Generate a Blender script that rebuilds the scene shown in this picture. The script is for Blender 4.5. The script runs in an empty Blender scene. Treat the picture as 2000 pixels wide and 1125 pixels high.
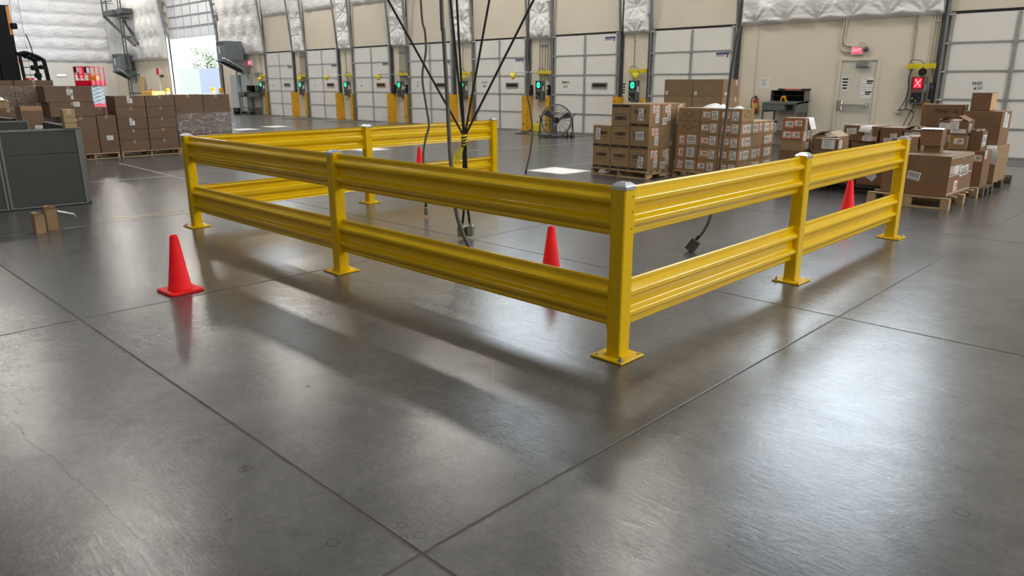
import bpy, bmesh, math, random
from mathutils import Vector, Matrix, noise
random.seed(7)
SC = bpy.context.scene
COL = SC.collection
PI = math.pi
# ------------------------------------------------------------------ camera
CAMH, PIT, YAW, ROL, FPX = 1.6312, 0.27525, -0.77481, -0.0027955, 1427.35
fw = Vector((math.sin(YAW)*math.cos(PIT), math.cos(YAW)*math.cos(PIT), -math.sin(PIT)))
rt = Vector((math.cos(YAW), -math.sin(YAW), 0)); up = rt.cross(fw)
rt, up = math.cos(ROL)*rt+math.sin(ROL)*up, -math.sin(ROL)*rt+math.cos(ROL)*up
cam = bpy.data.cameras.new('camera'); cam.lens = FPX/2000*36; cam.sensor_width = 36; cam.sensor_fit = 'HORIZONTAL'
cam.clip_start = .05; cam.clip_end = 400
co = bpy.data.objects.new('camera', cam); COL.objects.link(co)
M = Matrix((rt, up, -fw)).transposed().to_4x4(); M.translation = (0, 0, CAMH); co.matrix_world = M
SC.camera = co
# ------------------------------------------------------------------ exposure, world, lights
SC.view_settings.view_transform = 'Standard'; SC.view_settings.look = 'None'
SC.view_settings.exposure = 0.18; SC.view_settings.gamma = 1.0; SC.view_settings.use_curve_mapping = False
SC.cycles.max_bounces = 7; SC.cycles.diffuse_bounces = 4; SC.cycles.glossy_bounces = 4; SC.cycles.transparent_max_bounces = 12
SC.cycles.sample_clamp_indirect = 4.0; SC.cycles.caustics_reflective = False; SC.cycles.caustics_refractive = False
W = bpy.data.worlds.new('sky'); SC.world = W; W.use_nodes = True
bg = W.node_tree.nodes['Background']; bg.inputs[0].default_value = (0.92, 0.96, 1.0, 1); bg.inputs[1].default_value = 3.5
YW = 19.194                       # dock wall plane
XL, XR, YB, ZC = -58.6, 27.0, -21.0, 11.5
WINDOWS = [(-6.7, 4.6, 5.0, 10.2), (-18.2, 4.0, 6.5, 10.2), (-37.0, 3.8, 6.5, 10.2), (4.8, 4.6, 5.0, 10.2)]   # high windows of the dock wall: x, width, z0, z1
LAMPS = [(-53.0, 16.5, 480), (-42.5, 16.5, 480), (-30.0, 16.1, 430), (-18.2, 15.8, 430), (-9.8, 15.0, 270), (2.0, 15.4, 430), (13.5, 15.4, 400),
         (-53.0, 5.4, 420), (-44.0, 5.4, 400), (-32.8, 5.5, 380), (-19.5, 5.3, 310), (-7.0, 5.4, 200), (5.0, 5.4, 240), (16.0, 5.4, 240)]
LAMPS += [(x, -6.0, 115) for x in (-48, -32, -16, 0, 16)]           # the rear bays are mostly switched off

SKYLIGHTS = [(-26.5, 9.9), (-25.75, 8.3), (-15.7, 6.6), (-9.15, 6.4)]     # small roof lights
sun = bpy.data.lights.new('sun', 'SUN'); sun.energy = 42; sun.angle = .012; sun.color = (1, .97, .92)
so = bpy.data.objects.new('sun', sun); COL.objects.link(so); so.rotation_euler = Vector((0, math.cos(math.radians(70)), -math.sin(math.radians(70)))).to_track_quat('-Z', 'Y').to_euler(); so.location = (0, -10, 30)
def area(name, loc, rot, sx, sy, power, color):
    l = bpy.data.lights.new(name, 'AREA'); l.shape = 'RECTANGLE'; l.size = sx; l.size_y = sy; l.energy = power; l.color = color
    o = bpy.data.objects.new(name, l); COL.objects.link(o); o.location = loc; o.rotation_euler = rot; return o
DAY = (0.74, 0.88, 1.0); WARM = (1.0, 0.945, 0.865)
for (x, w, z0, z1) in WINDOWS:                                  # daylight entering the high windows
    area('window_daylight', (x, YW+.32, (z0+z1)/2), (-PI/2, 0, 0), w, z1-z0, 17*w*(z1-z0), DAY)
area('door_daylight', (-44.9, YW+.6, 2.1), (-PI/2, 0, 0), 6.4, 4.2, 1300, DAY)
area('yard_daylight', (XR-.3, 6, 5.5), (0, PI/2, 0), 7, 14, 1900, (1.0, .96, .9))   # open yard doors on the far right side
for (x, y, pw) in LAMPS:
    area('high_bay_lamp', (x, y, 10.7), (0, 0, 0), 1.5, .8, pw, WARM)

# ------------------------------------------------------------------ materials
MATS = {}
def mat(name, col, rough=.6, metal=0., spec=.5, var=0., vscale=8., bump=0., bscale=60., coat=0., emit=None, alpha=1., rand=0., trans=0.):
    if name in MATS: return MATS[name]
    m = bpy.data.materials.new(name); m.use_nodes = True; nt = m.node_tree; N = nt.nodes; L = nt.links
    b = N['Principled BSDF']
    b.inputs['Base Color'].default_value = (*col, 1); b.inputs['Roughness'].default_value = rough
    b.inputs['Metallic'].default_value = metal; b.inputs['Specular IOR Level'].default_value = spec
    if coat: b.inputs['Coat Weight'].default_value = coat; b.inputs['Coat Roughness'].default_value = .12
    if emit: b.inputs['Emission Color'].default_value = (*emit[:3], 1); b.inputs['Emission Strength'].default_value = emit[3]
    if alpha < 1: b.inputs['Alpha'].default_value = alpha
    if trans: b.inputs['Transmission Weight'].default_value = trans
    if var or bump or rand:
        tc = N.new('ShaderNodeNewGeometry')
        mp = N.new('ShaderNodeMapping'); L.new(tc.outputs['Position'], mp.inputs['Vector'])
    c = None
    if var:
        n = N.new('ShaderNodeTexNoise'); n.inputs['Scale'].default_value = vscale; n.inputs['Detail'].default_value = 5
        L.new(mp.outputs[0], n.inputs['Vector'])
        r = N.new('ShaderNodeMapRange'); r.inputs[1].default_value = .3; r.inputs[2].default_value = .7
        r.inputs[3].default_value = 1-var; r.inputs[4].default_value = 1+var; L.new(n.outputs['Fac'], r.inputs[0])
        c = r.outputs[0]
    if rand:
        oi = N.new('ShaderNodeObjectInfo'); r2 = N.new('ShaderNodeMapRange'); r2.inputs[3].default_value = 1-rand; r2.inputs[4].default_value = 1+rand
        L.new(oi.outputs['Random'], r2.inputs[0])
        if c is None: c = r2.outputs[0]
        else:
            mm = N.new('ShaderNodeMath'); mm.operation = 'MULTIPLY'; L.new(c, mm.inputs[0]); L.new(r2.outputs[0], mm.inputs[1]); c = mm.outputs[0]
    if c is not None:
        mx = N.new('ShaderNodeVectorMath'); mx.operation = 'SCALE'; mx.inputs[0].default_value = col; L.new(c, mx.inputs['Scale'])
        L.new(mx.outputs[0], b.inputs['Base Color'])
    if bump:
        n2 = N.new('ShaderNodeTexNoise'); n2.inputs['Scale'].default_value = bscale; n2.inputs['Detail'].default_value = 4
        L.new(mp.outputs[0], n2.inputs['Vector'])
        bp = N.new('ShaderNodeBump'); bp.inputs['Strength'].default_value = bump; bp.inputs['Distance'].default_value = .01
        L.new(n2.outputs['Fac'], bp.inputs['Height']); L.new(bp.outputs[0], b.inputs['Normal'])
    MATS[name] = m; return m

YEL = mat('yellow_powder_coat', (.80, .52, .001), .14, spec=.5, var=.03, vscale=3, bump=.008, bscale=25)
YEL2 = mat('dock_yellow_paint', (.72, .38, .012), .45, var=.12, vscale=6)
YEL3 = mat('lamp_yellow', (.72, .6, .03), .4)
GALV = mat('galvanised_steel', (.55, .58, .60), .38, metal=.85, var=.15, vscale=14)
CHROME = mat('zinc_cap', (.72, .75, .78), .25, metal=.9, var=.08)
STEEL = mat('dark_steel', (.10, .11, .115), .5, metal=.3, var=.2)
TRACK = mat('track_steel', (.30, .32, .33), .45, metal=.6, var=.2, vscale=20)
BLACK = mat('black_plastic', (.012, .012, .013), .45)
RUBBER = mat('black_rubber', (.010, .010, .010), .7)
BOLT = mat('bolt_steel', (.45, .43, .40), .4, metal=.8)
HOLE = mat('bolt_hole', (.012, .009, .006), .8)
CONE = mat('cone_red_orange', (.92, .008, .014), .5, spec=.25, var=.05)
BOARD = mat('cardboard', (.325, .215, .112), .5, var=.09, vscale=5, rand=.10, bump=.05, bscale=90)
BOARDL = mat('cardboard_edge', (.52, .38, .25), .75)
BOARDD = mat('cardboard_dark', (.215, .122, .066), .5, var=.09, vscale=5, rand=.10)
TAPE = mat('packing_tape', (.40, .27, .16), .22, coat=.5)
PAPER = mat('white_paper', (.80, .80, .80), .6)
INK = mat('black_ink', (.018, .016, .015), .6)
BROWNINK = mat('brown_print', (.075, .045, .028), .7)
ORANGE = mat('orange_border', (.82, .21, .07), .6)
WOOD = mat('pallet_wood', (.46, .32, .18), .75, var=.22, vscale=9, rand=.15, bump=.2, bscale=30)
WALLP = mat('painted_concrete', (.75, .685, .565), .75, var=.03, vscale=1.2, bump=.05, bscale=20)
WALLW = mat('painted_block_light', (.76, .74, .71), .75, var=.03, vscale=1.2)
DOORP = mat('dock_door_skin', (.83, .81, .77), .5, var=.02, vscale=3, bump=.05, bscale=120)
GREYD = mat('grey_door_paint', (.68, .65, .57), .5, var=.03)
FRAME = mat('grey_door_frame', (.70, .64, .53), .55)
DESK = mat('shop_desk_grey', (.12, .135, .13), .5, var=.08)
CTRL = mat('control_box_grey', (.11, .115, .11), .5)
CABG = mat('electrical_cabinet', (.44, .50, .50), .45)
TRANSF = mat('transformer_grey', (.16, .19, .21), .45)
CONDW = mat('painted_conduit', (.60, .54, .44), .5)
CONDG = mat('steel_conduit', (.28, .27, .25), .45, metal=.5)
HOSE = mat('grey_cable_jacket', (.105, .11, .105), .5)
GREEN = mat('green_led', (.0, .3, .1), .4, emit=(.02, 1, .32, 2.2))
GREENB = mat('green_led_bezel', (.0, .05, .02), .4, emit=(.0, .25, .08, .25))
REDL = mat('red_led', (.3, .0, .0), .4, emit=(1, .03, .06, .85)); REDX = mat('red_led_cross', (.3, .0, .0), .4, emit=(1, .55, .6, 1.0))
REDD = mat('red_led_off', (.10, .0, .005), .3, emit=(.4, .0, .01, .35))
EXITR = mat('exit_glow', (.5, .0, .05), .4, emit=(1, .05, .12, 1.3))
EXITT = mat('exit_letters', (.5, .0, .05), .4, emit=(1, .35, .4, 1.6))
WHITE = mat('white_plastic', (.75, .74, .70), .5)
REDP = mat('extinguisher_red', (.45, .01, .02), .3, coat=.4)
LIFTR = mat('lift_red', (.72, .004, .03), .5, spec=.2)
BLUEG = mat('lift_scissor_steel', (.30, .42, .48), .5)
FABRIC = mat('grey_panel_fabric', (.074, .078, .076), .9, var=.06, vscale=30, bump=.25, bscale=300)
PTRIM = mat('panel_trim', (.16, .17, .165), .5)
TRANSP = mat('label_sleeve', (.8, .8, .8), .3)
DRUM = mat('fan_drum', (.20, .205, .21), .45, metal=.4)
CAUT = mat('caution_tape', (.80, .66, .02), .4)
YARD = mat('yard_concrete', (.10, .10, .10), .8)
OUTW1 = mat('yard_wall_pale', (.082, .097, .094), .8); OUTW2 = mat('yard_wall_blue', (.05, .068, .098), .8)
LEAF = mat('tree_leaf', (.22, .30, .20), .7, rand=.3); BARK = mat('tree_bark', (.14, .11, .08), .9)
CEIL = mat('ceiling_deck', (.62, .62, .61), .7)
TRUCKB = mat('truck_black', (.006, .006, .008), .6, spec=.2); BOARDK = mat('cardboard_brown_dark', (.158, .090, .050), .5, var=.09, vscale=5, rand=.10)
BLUE = mat('blue_print', (.05, .07, .22), .5)
FILMSLOT = mat('dark_glass', (.03, .025, .02), .08)
BAGBLK = mat('black_bag', (.01, .01, .014), .35)
BLUEL = mat('label_dark_print', (.10, .10, .11), .6)

def foil_mat(col=(.86, .855, .85), rough=.42, scl=(1, 1, 2.2), ns=2.4, strength=.5, det=3.5):
    m = bpy.data.materials.new('white_insulation_facing'); m.use_nodes = True; nt = m.node_tree; N = nt.nodes; L = nt.links; b = N['Principled BSDF']
    b.inputs['Base Color'].default_value = (*col, 1); b.inputs['Roughness'].default_value = rough; b.inputs['Specular IOR Level'].default_value = .6
    g = N.new('ShaderNodeNewGeometry'); mp = N.new('ShaderNodeMapping'); mp.inputs['Scale'].default_value = scl; L.new(g.outputs['Position'], mp.inputs[0])
    n = N.new('ShaderNodeTexNoise'); n.inputs['Scale'].default_value = ns; n.inputs['Detail'].default_value = det; n.inputs['Distortion'].default_value = 1.0; L.new(mp.outputs[0], n.inputs['Vector'])
    bp = N.new('ShaderNodeBump'); bp.inputs['Strength'].default_value = strength; bp.inputs['Distance'].default_value = .07
    L.new(n.outputs['Fac'], bp.inputs['Height']); L.new(bp.outputs[0], b.inputs['Normal']); return m
FOIL = foil_mat()
FOILL = foil_mat((.80, .82, .86), .30, (1, 1.5, 3.0), 2.6, 1.0, 5)

def film_mat():
    m = bpy.data.materials.new('stretch_film'); m.use_nodes = True; nt = m.node_tree; N = nt.nodes; L = nt.links
    out = N['Material Output']; b = N['Principled BSDF']; b.inputs['Base Color'].default_value = (.75, .75, .75, 1); b.inputs['Roughness'].default_value = .08
    g = N.new('ShaderNodeNewGeometry'); mp = N.new('ShaderNodeMapping'); mp.inputs['Scale'].default_value = (1, 1, 4); L.new(g.outputs['Position'], mp.inputs[0])
    n = N.new('ShaderNodeTexNoise'); n.inputs['Scale'].default_value = 6; n.inputs['Detail'].default_value = 6; n.inputs['Distortion'].default_value = 1.5; L.new(mp.outputs[0], n.inputs['Vector'])
    bp = N.new('ShaderNodeBump'); bp.inputs['Strength'].default_value = 1.0; bp.inputs['Distance'].default_value = .06; L.new(n.outputs['Fac'], bp.inputs['Height']); L.new(bp.outputs[0], b.inputs['Normal'])
    tr = N.new('ShaderNodeBsdfTransparent'); mix = N.new('ShaderNodeMixShader'); r = N.new('ShaderNodeMapRange')
    r.inputs[1].default_value = .45; r.inputs[2].default_value = .72; r.inputs[3].default_value = .07; r.inputs[4].default_value = .46; L.new(n.outputs['Fac'], r.inputs[0]); L.new(r.outputs[0], mix.inputs[0])
    L.new(tr.outputs[0], mix.inputs[1]); L.new(b.outputs[0], mix.inputs[2]); L.new(mix.outputs[0], out.inputs['Surface']); return m
FILM = film_mat()

def floor_mat():
    m = bpy.data.materials.new('polished_concrete'); m.use_nodes = True; nt = m.node_tree; N = nt.nodes; L = nt.links; b = N['Principled BSDF']
    g = N.new('ShaderNodeNewGeometry'); pos = g.outputs['Position']
    def tex(scale, detail, dist=0., rough=.55):
        n = N.new('ShaderNodeTexNoise'); n.inputs['Scale'].default_value = scale; n.inputs['Detail'].default_value = detail; n.inputs['Distortion'].default_value = dist; n.inputs['Roughness'].default_value = rough
        L.new(pos, n.inputs['Vector']); return n.outputs['Fac']
    def rng(s, a, c, d, e):
        r = N.new('ShaderNodeMapRange'); r.inputs[1].default_value = a; r.inputs[2].default_value = c; r.inputs[3].default_value = d; r.inputs[4].default_value = e; L.new(s, r.inputs[0]); return r.outputs[0]
    def ma(op, a, c):
        q = N.new('ShaderNodeMath'); q.operation = op
        for i, v in enumerate((a, c)):
            if isinstance(v, (int, float)): q.inputs[i].default_value = v
            else: L.new(v, q.inputs[i])
        return q.outputs[0]
    big = tex(.45, 4, .6); mid = tex(2.6, 7, .8, .62); fine = tex(45, 4); mott = tex(9, 6, 1.2, .65)
    v = ma('MULTIPLY', rng(big, .3, .7, .84, 1.16), rng(mid, .15, .85, .66, 1.34))
    v = ma('MULTIPLY', v, rng(fine, .2, .8, .84, 1.16))
    v = ma('MULTIPLY', v, rng(mott, .15, .85, .80, 1.20))
    sep = N.new('ShaderNodeSeparateXYZ'); L.new(pos, sep.inputs[0])
    # stained rings left by bolts and cans
    for (rx, ry, rr) in ((-1.924, 2.019, .032), (-2.106, 1.204, .022), (-2.012, 1.452, .02), (-1.913, 1.457, .022), (-1.94, 1.40, .017), (-1.933, 3.088, .022), (-1.93, 3.652, .02), (-.504, 3.035, .028), (-1.62, 2.62, .02)):
        d = N.new('ShaderNodeVectorMath'); d.operation = 'DISTANCE'; L.new(pos, d.inputs[0]); d.inputs[1].default_value = (rx, ry, 0)
        e = ma('ABSOLUTE', ma('SUBTRACT', d.outputs['Value'], rr), 0)
        v = ma('MULTIPLY', v, rng(e, .0015, .005, .62, 1.0))
    # dark drips
    for (rx, ry, rr) in ((-2.523, 1.005, .011), (-1.201, 3.398, .02), (-2.847, 1.234, .03), (-1.211, 2.71, .018), (-1.346, 3.122, .014), (-3.45, 1.9, .012), (-1.05, 2.2, .012)):
        d = N.new('ShaderNodeVectorMath'); d.operation = 'DISTANCE'; L.new(pos, d.inputs[0]); d.inputs[1].default_value = (rx, ry, 0)
        e = ma('ADD', d.outputs['Value'], ma('MULTIPLY', ma('SUBTRACT', mott, .5), .05))
        v = ma('MULTIPLY', v, rng(e, rr*.6, rr*1.3, .45, 1.0))
    # hairline crack running along the near slab
    wob = ma('MULTIPLY', ma('SUBTRACT', mid, .5), .10)
    lin = ma('ADD', ma('SUBTRACT', sep.outputs['Y'], ma('MULTIPLY', sep.outputs['X'], .06)), wob)
    cr = ma('ABSOLUTE', ma('SUBTRACT', lin, .88), 0)
    v = ma('MULTIPLY', v, rng(cr, .002, .007, .72, 1.0))
    # scratches and tyre scuffs: (x0, y0, x1, y1, half width, brightness)
    for (x0, y0, x1, y1, hw, val) in SCRATCHES:
        sub = N.new('ShaderNodeVectorMath'); sub.operation = 'SUBTRACT'; L.new(pos, sub.inputs[0]); sub.inputs[1].default_value = (x0, y0, 0)
        ln = math.hypot(x1-x0, y1-y0); dv = ((x1-x0)/ln, (y1-y0)/ln, 0)
        dt = N.new('ShaderNodeVectorMath'); dt.operation = 'DOT_PRODUCT'; L.new(sub.outputs[0], dt.inputs[0]); dt.inputs[1].default_value = dv
        tt = ma('MINIMUM', ma('MAXIMUM', dt.outputs['Value'], 0.), ln)
        sc = N.new('ShaderNodeVectorMath'); sc.operation = 'SCALE'; sc.inputs[0].default_value = dv; L.new(tt, sc.inputs['Scale'])
        ds = N.new('ShaderNodeVectorMath'); ds.operation = 'DISTANCE'; L.new(sub.outputs[0], ds.inputs[0]); L.new(sc.outputs[0], ds.inputs[1])
        v = ma('MULTIPLY', v, rng(ds.outputs['Value'], hw*.3, hw, val, 1.0))
    st = N.new('ShaderNodeMapping'); st.inputs['Rotation'].default_value = (0, 0, .9); st.inputs['Scale'].default_value = (3, 26, 1); L.new(pos, st.inputs[0])
    sw = N.new('ShaderNodeTexNoise'); sw.inputs['Scale'].default_value = 2.2; sw.inputs['Detail'].default_value = 6; sw.inputs['Roughness'].default_value = .7; sw.inputs['Distortion'].default_value = .8; L.new(st.outputs[0], sw.inputs['Vector'])
    cs = N.new('ShaderNodeVectorMath'); cs.operation = 'SCALE'; cs.inputs[0].default_value = FLOORCOL; L.new(v, cs.inputs['Scale']); L.new(cs.outputs[0], b.inputs['Base Color'])
    ro = rng(big, .2, .8, FLOORR-.03, FLOORR+.03); L.new(ro, b.inputs['Roughness'])
    sp = ma('MULTIPLY', rng(mid, .15, .85, .62, 1.38), rng(sw.outputs['Fac'], .15, .85, .7, 1.3)); L.new(ma('MULTIPLY', sp, FLOORS), b.inputs['Specular IOR Level'])
    bp = N.new('ShaderNodeBump'); bp.inputs['Strength'].default_value = .32; bp.inputs['Distance'].default_value = .0035
    L.new(ma('ADD', ma('MULTIPLY', mott, .8), ma('ADD', ma('MULTIPLY', fine, .35), ma('MULTIPLY', sw.outputs['Fac'], .5))), bp.inputs['Height']); L.new(bp.outputs[0], b.inputs['Normal']); return m
SCRATCHES = [(-1.62, 2.72, -1.50, 3.02, .006, .55), (-1.56, 2.66, -1.46, 2.84, .007, .6), (-1.52, 2.68, -1.43, 2.82, .006, .6), (-1.66, 3.18, -1.40, 3.75, .004, .8), (-1.28, 4.2, -.78, 2.9, .008, 1.07), (-1.05, 3.9, -.70, 3.0, .005, 1.06),
             (-2.6, 2.25, -2.25, 2.75, .004, .72), (-2.45, 2.15, -2.2, 2.5, .003, .75), (-3.0, 2.9, -2.75, 2.65, .004, .7), (-1.9, 2.3, -1.2, 2.05, .004, .8), (-1.5, 2.2, -.9, 1.9, .005, .78), (-1.62, 3.3, -1.1, 3.2, .004, .75), (-2.9, 2.4, -2.3, 2.0, .004, .85), (-.9, 2.4, -.62, 2.1, .004, .7)]
FLOORCOL, FLOORR, FLOORS = (.089, .088, .0865), .23, .56
FLOOR = floor_mat()
JOINT = mat('joint_filler', (.055, .045, .036), .6, var=.25, vscale=12)

# ------------------------------------------------------------------ mesh helpers
class MB:
    def __init__(s): s.v = []; s.f = []; s.m = []; s.sm = []
    def add(s, vs, fs, mi=0, smooth=False):
        o = len(s.v); s.v += [tuple(v) for v in vs]
        for f in fs: s.f.append([o+i for i in f]); s.m.append(mi); s.sm.append(smooth)
    def box(s, x0, x1, y0, y1, z0, z1, mi=0, R=None, c=0.):
        if c:
            bm = bmesh.new(); vs = [bm.verts.new((x, y, z)) for x in (x0, x1) for y in (y0, y1) for z in (z0, z1)]
            for f in ((0, 1, 3, 2), (4, 6, 7, 5), (0, 4, 5, 1), (2, 3, 7, 6), (0, 2, 6, 4), (1, 5, 7, 3)): bm.faces.new([vs[i] for i in f])
            bmesh.ops.bevel(bm, geom=bm.edges[:], offset=c, segments=1, affect='EDGES'); bm.verts.index_update()
            P = [v.co.copy() for v in bm.verts]; F = [[v.index for v in f.verts] for f in bm.faces]; bm.free()
        else:
            P = [Vector((x, y, z)) for x in (x0, x1) for y in (y0, y1) for z in (z0, z1)]
            F = [(0, 1, 3, 2), (4, 6, 7, 5), (0, 4, 5, 1), (2, 3, 7, 6), (0, 2, 6, 4), (1, 5, 7, 3)]
        if R is not None: P = [R @ p for p in P]
        s.add(P, F, mi)
    def tube(s, pts, r, n=8, mi=0, caps=True, closed=False):
        pts = [Vector(p) for p in pts]; k = len(pts); rings = []
        rr = r if isinstance(r, (list, tuple)) else [r]*k
        ref = None
        for i, p in enumerate(pts):
            a = pts[(i-1) % k] if (closed or i > 0) else p; b = pts[(i+1) % k] if (closed or i < k-1) else p
            t = (b-a).normalized()
            if ref is None: ref = Vector((0, 0, 1)) if abs(t.z) < .9 else Vector((1, 0, 0))
            u = (ref - t*ref.dot(t)).normalized(); ref = u; w = t.cross(u)
            rings.append([p+(u*math.cos(2*PI*j/n)+w*math.sin(2*PI*j/n))*rr[i] for j in range(n)])
        V = [v for g in rings for v in g]; F = []
        for i in range(k if closed else k-1):
            i2 = (i+1) % k
            for j in range(n): F.append((i*n+j, i*n+(j+1) % n, i2*n+(j+1) % n, i2*n+j))
        s.add(V, F, mi, True)
        if caps and not closed:
            s.add(rings[0], [list(range(n))[::-1]], mi); s.add(rings[-1], [list(range(n))], mi)
    def cyl(s, p0, p1, r, n=12, mi=0, r1=None): s.tube([p0, p1], [r, r if r1 is None else r1], n, mi)
    def bar(s, p0, p1, w, h, mi=0):
        p0 = Vector(p0); p1 = Vector(p1); t = (p1-p0); l = t.length; t.normalize()
        ref = Vector((0, 0, 1)) if abs(t.z) < .95 else Vector((0, 1, 0))
        u = t.cross(ref).normalized(); w_ = u.cross(t)
        P = [q+u*a*w/2+w_*b*h/2 for q in (p0, p1) for a, b in ((-1, -1), (1, -1), (1, 1), (-1, 1))]
        s.add(P, [(0, 1, 2, 3)[::-1], (4, 5, 6, 7), (0, 1, 5, 4), (1, 2, 6, 5), (2, 3, 7, 6), (3, 0, 4, 7)], mi)
    def lathe(s, prof, n=24, mi=0, M=None, smooth=True):
        V = []; F = []
        for (r, z) in prof:
            for j in range(n): V.append(Vector((r*math.cos(2*PI*j/n), r*math.sin(2*PI*j/n), z)))
        for i in range(len(prof)-1):
            for j in range(n): F.append((i*n+j, i*n+(j+1) % n, (i+1)*n+(j+1) % n, (i+1)*n+j))
        if M is not None: V = [M @ v for v in V]
        s.add(V, F, mi, smooth)
    def prism(s, poly, p, u, v, d, mi=0):   # polygon in the u-v plane at p, extruded by vector d
        p, u, v, d = Vector(p), Vector(u), Vector(v), Vector(d); n = len(poly)
        A = [p+u*a+v*b for a, b in poly]; B = [q+d for q in A]
        s.add(A+B, [list(range(n))[::-1], [n+i for i in range(n)]]+[(i, (i+1) % n, n+(i+1) % n, n+i) for i in range(n)], mi)
    def quad(s, o, u, v, w, h, mi=0, off=(0, 0, 0)):
        o = Vector(o)+Vector(off); u = Vector(u)*w/2; v = Vector(v)*h/2
        s.add([o-u-v, o+u-v, o+u+v, o-u+v], [(0, 1, 2, 3)], mi)
    def mesh(s, name, mats):
        me = bpy.data.meshes.new(name); me.from_pydata(s.v, [], s.f)
        for q in mats: me.materials.append(q)
        me.polygons.foreach_set('material_index', s.m); me.polygons.foreach_set('use_smooth', s.sm)
        bm = bmesh.new(); bm.from_mesh(me); bmesh.ops.recalc_face_normals(bm, faces=bm.faces[:]) if len(bm.faces) < 4000 else None; bm.to_mesh(me); bm.free()
        me.update(); return me
def O(name, me, parent=None, loc=(0, 0, 0), rotz=0., label=None):
    o = bpy.data.objects.new(name, me); COL.objects.link(o); o.location = loc; o.rotation_euler = (0, 0, rotz)
    if parent is not None: o.parent = parent
    if label: o['label'] = label
    return o
def part(name, mb, mats, parent, loc=(0, 0, 0), rotz=0., label=None):
    if not isinstance(mats, (list, tuple)): mats = [mats]
    return O(name, mb.mesh(name, mats), parent, loc, rotz, label)
def tag(o, label, cat, group=None):
    o['label'] = label; o['category'] = cat
    if group: o['group'] = group
    return o
def thing(name, label, cat, loc=(0, 0, 0), rotz=0., group=None):
    return tag(O(name, None, None, loc, rotz), label, cat, group)
def struct(name, mb, mats, parent=None, loc=(0, 0, 0)):
    o = part(name, mb, mats, parent, loc)
    if parent is None: o['kind'] = 'structure'
    return o
def root_struct(name, loc=(0, 0, 0)):
    o = O(name, None, None, loc); o['kind'] = 'structure'; return o

_txt = {}
def text_mesh(body, size, m, bold=0.0):
    k = (body, size, m.name, bold)
    if k in _txt: return _txt[k]
    cu = bpy.data.curves.new('lettering', 'FONT'); cu.body = body; cu.size = size; cu.align_x = 'CENTER'; cu.align_y = 'CENTER'
    cu.extrude = .0004; cu.offset = bold; cu.resolution_u = 2
    o = bpy.data.objects.new('tmp', cu); COL.objects.link(o)
    dg = bpy.context.evaluated_depsgraph_get(); me = bpy.data.meshes.new_from_object(o.evaluated_get(dg)); bpy.data.objects.remove(o)
    me.materials.clear(); me.materials.append(m); _txt[k] = me; return me
FACES = {'front': (Vector((1, 0, 0)), Vector((0, 0, 1)), Vector((0, -1, 0))), 'right': (Vector((0, 1, 0)), Vector((0, 0, 1)), Vector((1, 0, 0))),
         'left': (Vector((0, -1, 0)), Vector((0, 0, 1)), Vector((-1, 0, 0))), 'top': (Vector((1, 0, 0)), Vector((0, 1, 0)), Vector((0, 0, 1)))}
def frame_matrix(face, p, roll=0., off=.0015):
    u, v, n = FACES[face]; c, s = math.cos(roll), math.sin(roll); u, v = u*c+v*s, v*c-u*s
    Mx = Matrix((u, v, n)).transposed().to_4x4(); Mx.translation = Vector(p)+n*off; return Mx
def text(parent, body, size, p, face='front', m=None, roll=0., bold=0., sx=1., name='lettering', off=.0015):
    o = O(name, text_mesh(body, size, m or INK, bold), parent); o.matrix_local = frame_matrix(face, p, roll, off) @ Matrix.Scale(sx, 4, (1, 0, 0)); return o
# printed labels: mesh in its own xy plane, facing +z
_lab = {}
def label_mesh(kind, w, h):
    k = (kind, round(w, 3), round(h, 3))
    if k in _lab: return _lab[k]
    b = MB(); X, Y, Zz = (1, 0, 0), (0, 1, 0), 0
    def q(cx, cy, a, c, mi, z): b.quad((cx*w, cy*h, z), X, Y, a*w, c*h, mi)
    rnd = random.Random(hash(kind) % 1000 if False else len(kind)*7+3)
    if kind == 'orange':
        b.box(-w/2, w/2, -h/2, h/2, -.001, .0004, 1); q(0, 0, .82, .80, 0, .0007)
        for i in range(6): q(-.12+i*.075, .05, .03+.02*(i % 2), .4, 2, .0010)
        q(-.05, -.27, .55, .06, 2, .0010); q(.27, .05, .08, .16, 2, .0010)
    elif kind == 'shipping':
        b.box(-w/2, w/2, -h/2, h/2, -.001, .0004, 0)
        q(-.1, .36, .6, .06, 3, .0007); q(-.15, .26, .5, .05, 3, .0007)
        for i in range(7): q(-.3+i*.1, -.02, .03+.03*((i*3) % 2), .30, 2, .0008)
        q(0, -.24, .86, .05, 2, .0008); q(-.26, -.38, .14, .12, 2, .0008); q(.26, -.37, .16, .12, 3, .0008)
    elif kind == 'plain':
        b.box(-w/2, w/2, -h/2, h/2, -.001, .0004, 0)
        for i in range(6): q(-.05-.05*(i % 3), .35-i*.13, .62-.1*(i % 3), .035, 3, .0007)
    elif kind == 'wide':
        b.box(-w/2, w/2, -h/2, h/2, -.001, .0004, 0)
        for i in range(9): q(-.38+i*.095, .08, .035+.02*(i % 2), .55, 2, .0007)
        q(0, -.36, .8, .07, 3, .0007)
    elif kind == 'notice':
        b.box(-w/2, w/2, -h/2, h/2, -.001, .0004, 0)
        for i in range(4): q(0, .36-i*.24, .84-.06*i, .13, 2, .0007)
    elif kind == 'sheet':
        b.box(-w/2, w/2, -h/2, h/2, -.001, .0004, 0)
        q(.18, .08, .52, .16, 2, .0007); q(.14, -.12, .42, .12, 2, .0007); q(-.28, -.25, .08, .08, 2, .0007); q(-.22, .3, .35, .04, 3, .0007)
    me = b.mesh('label', [PAPER, ORANGE, INK, BLUEL]); _lab[k] = me; return me
def sticker(parent, kind, w, h, p, face='front', roll=0., name='shipping_label', off=.0016):
    o = O(name, label_mesh(kind, w, h), parent); o.matrix_local = frame_matrix(face, p, roll, off); return o

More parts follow.
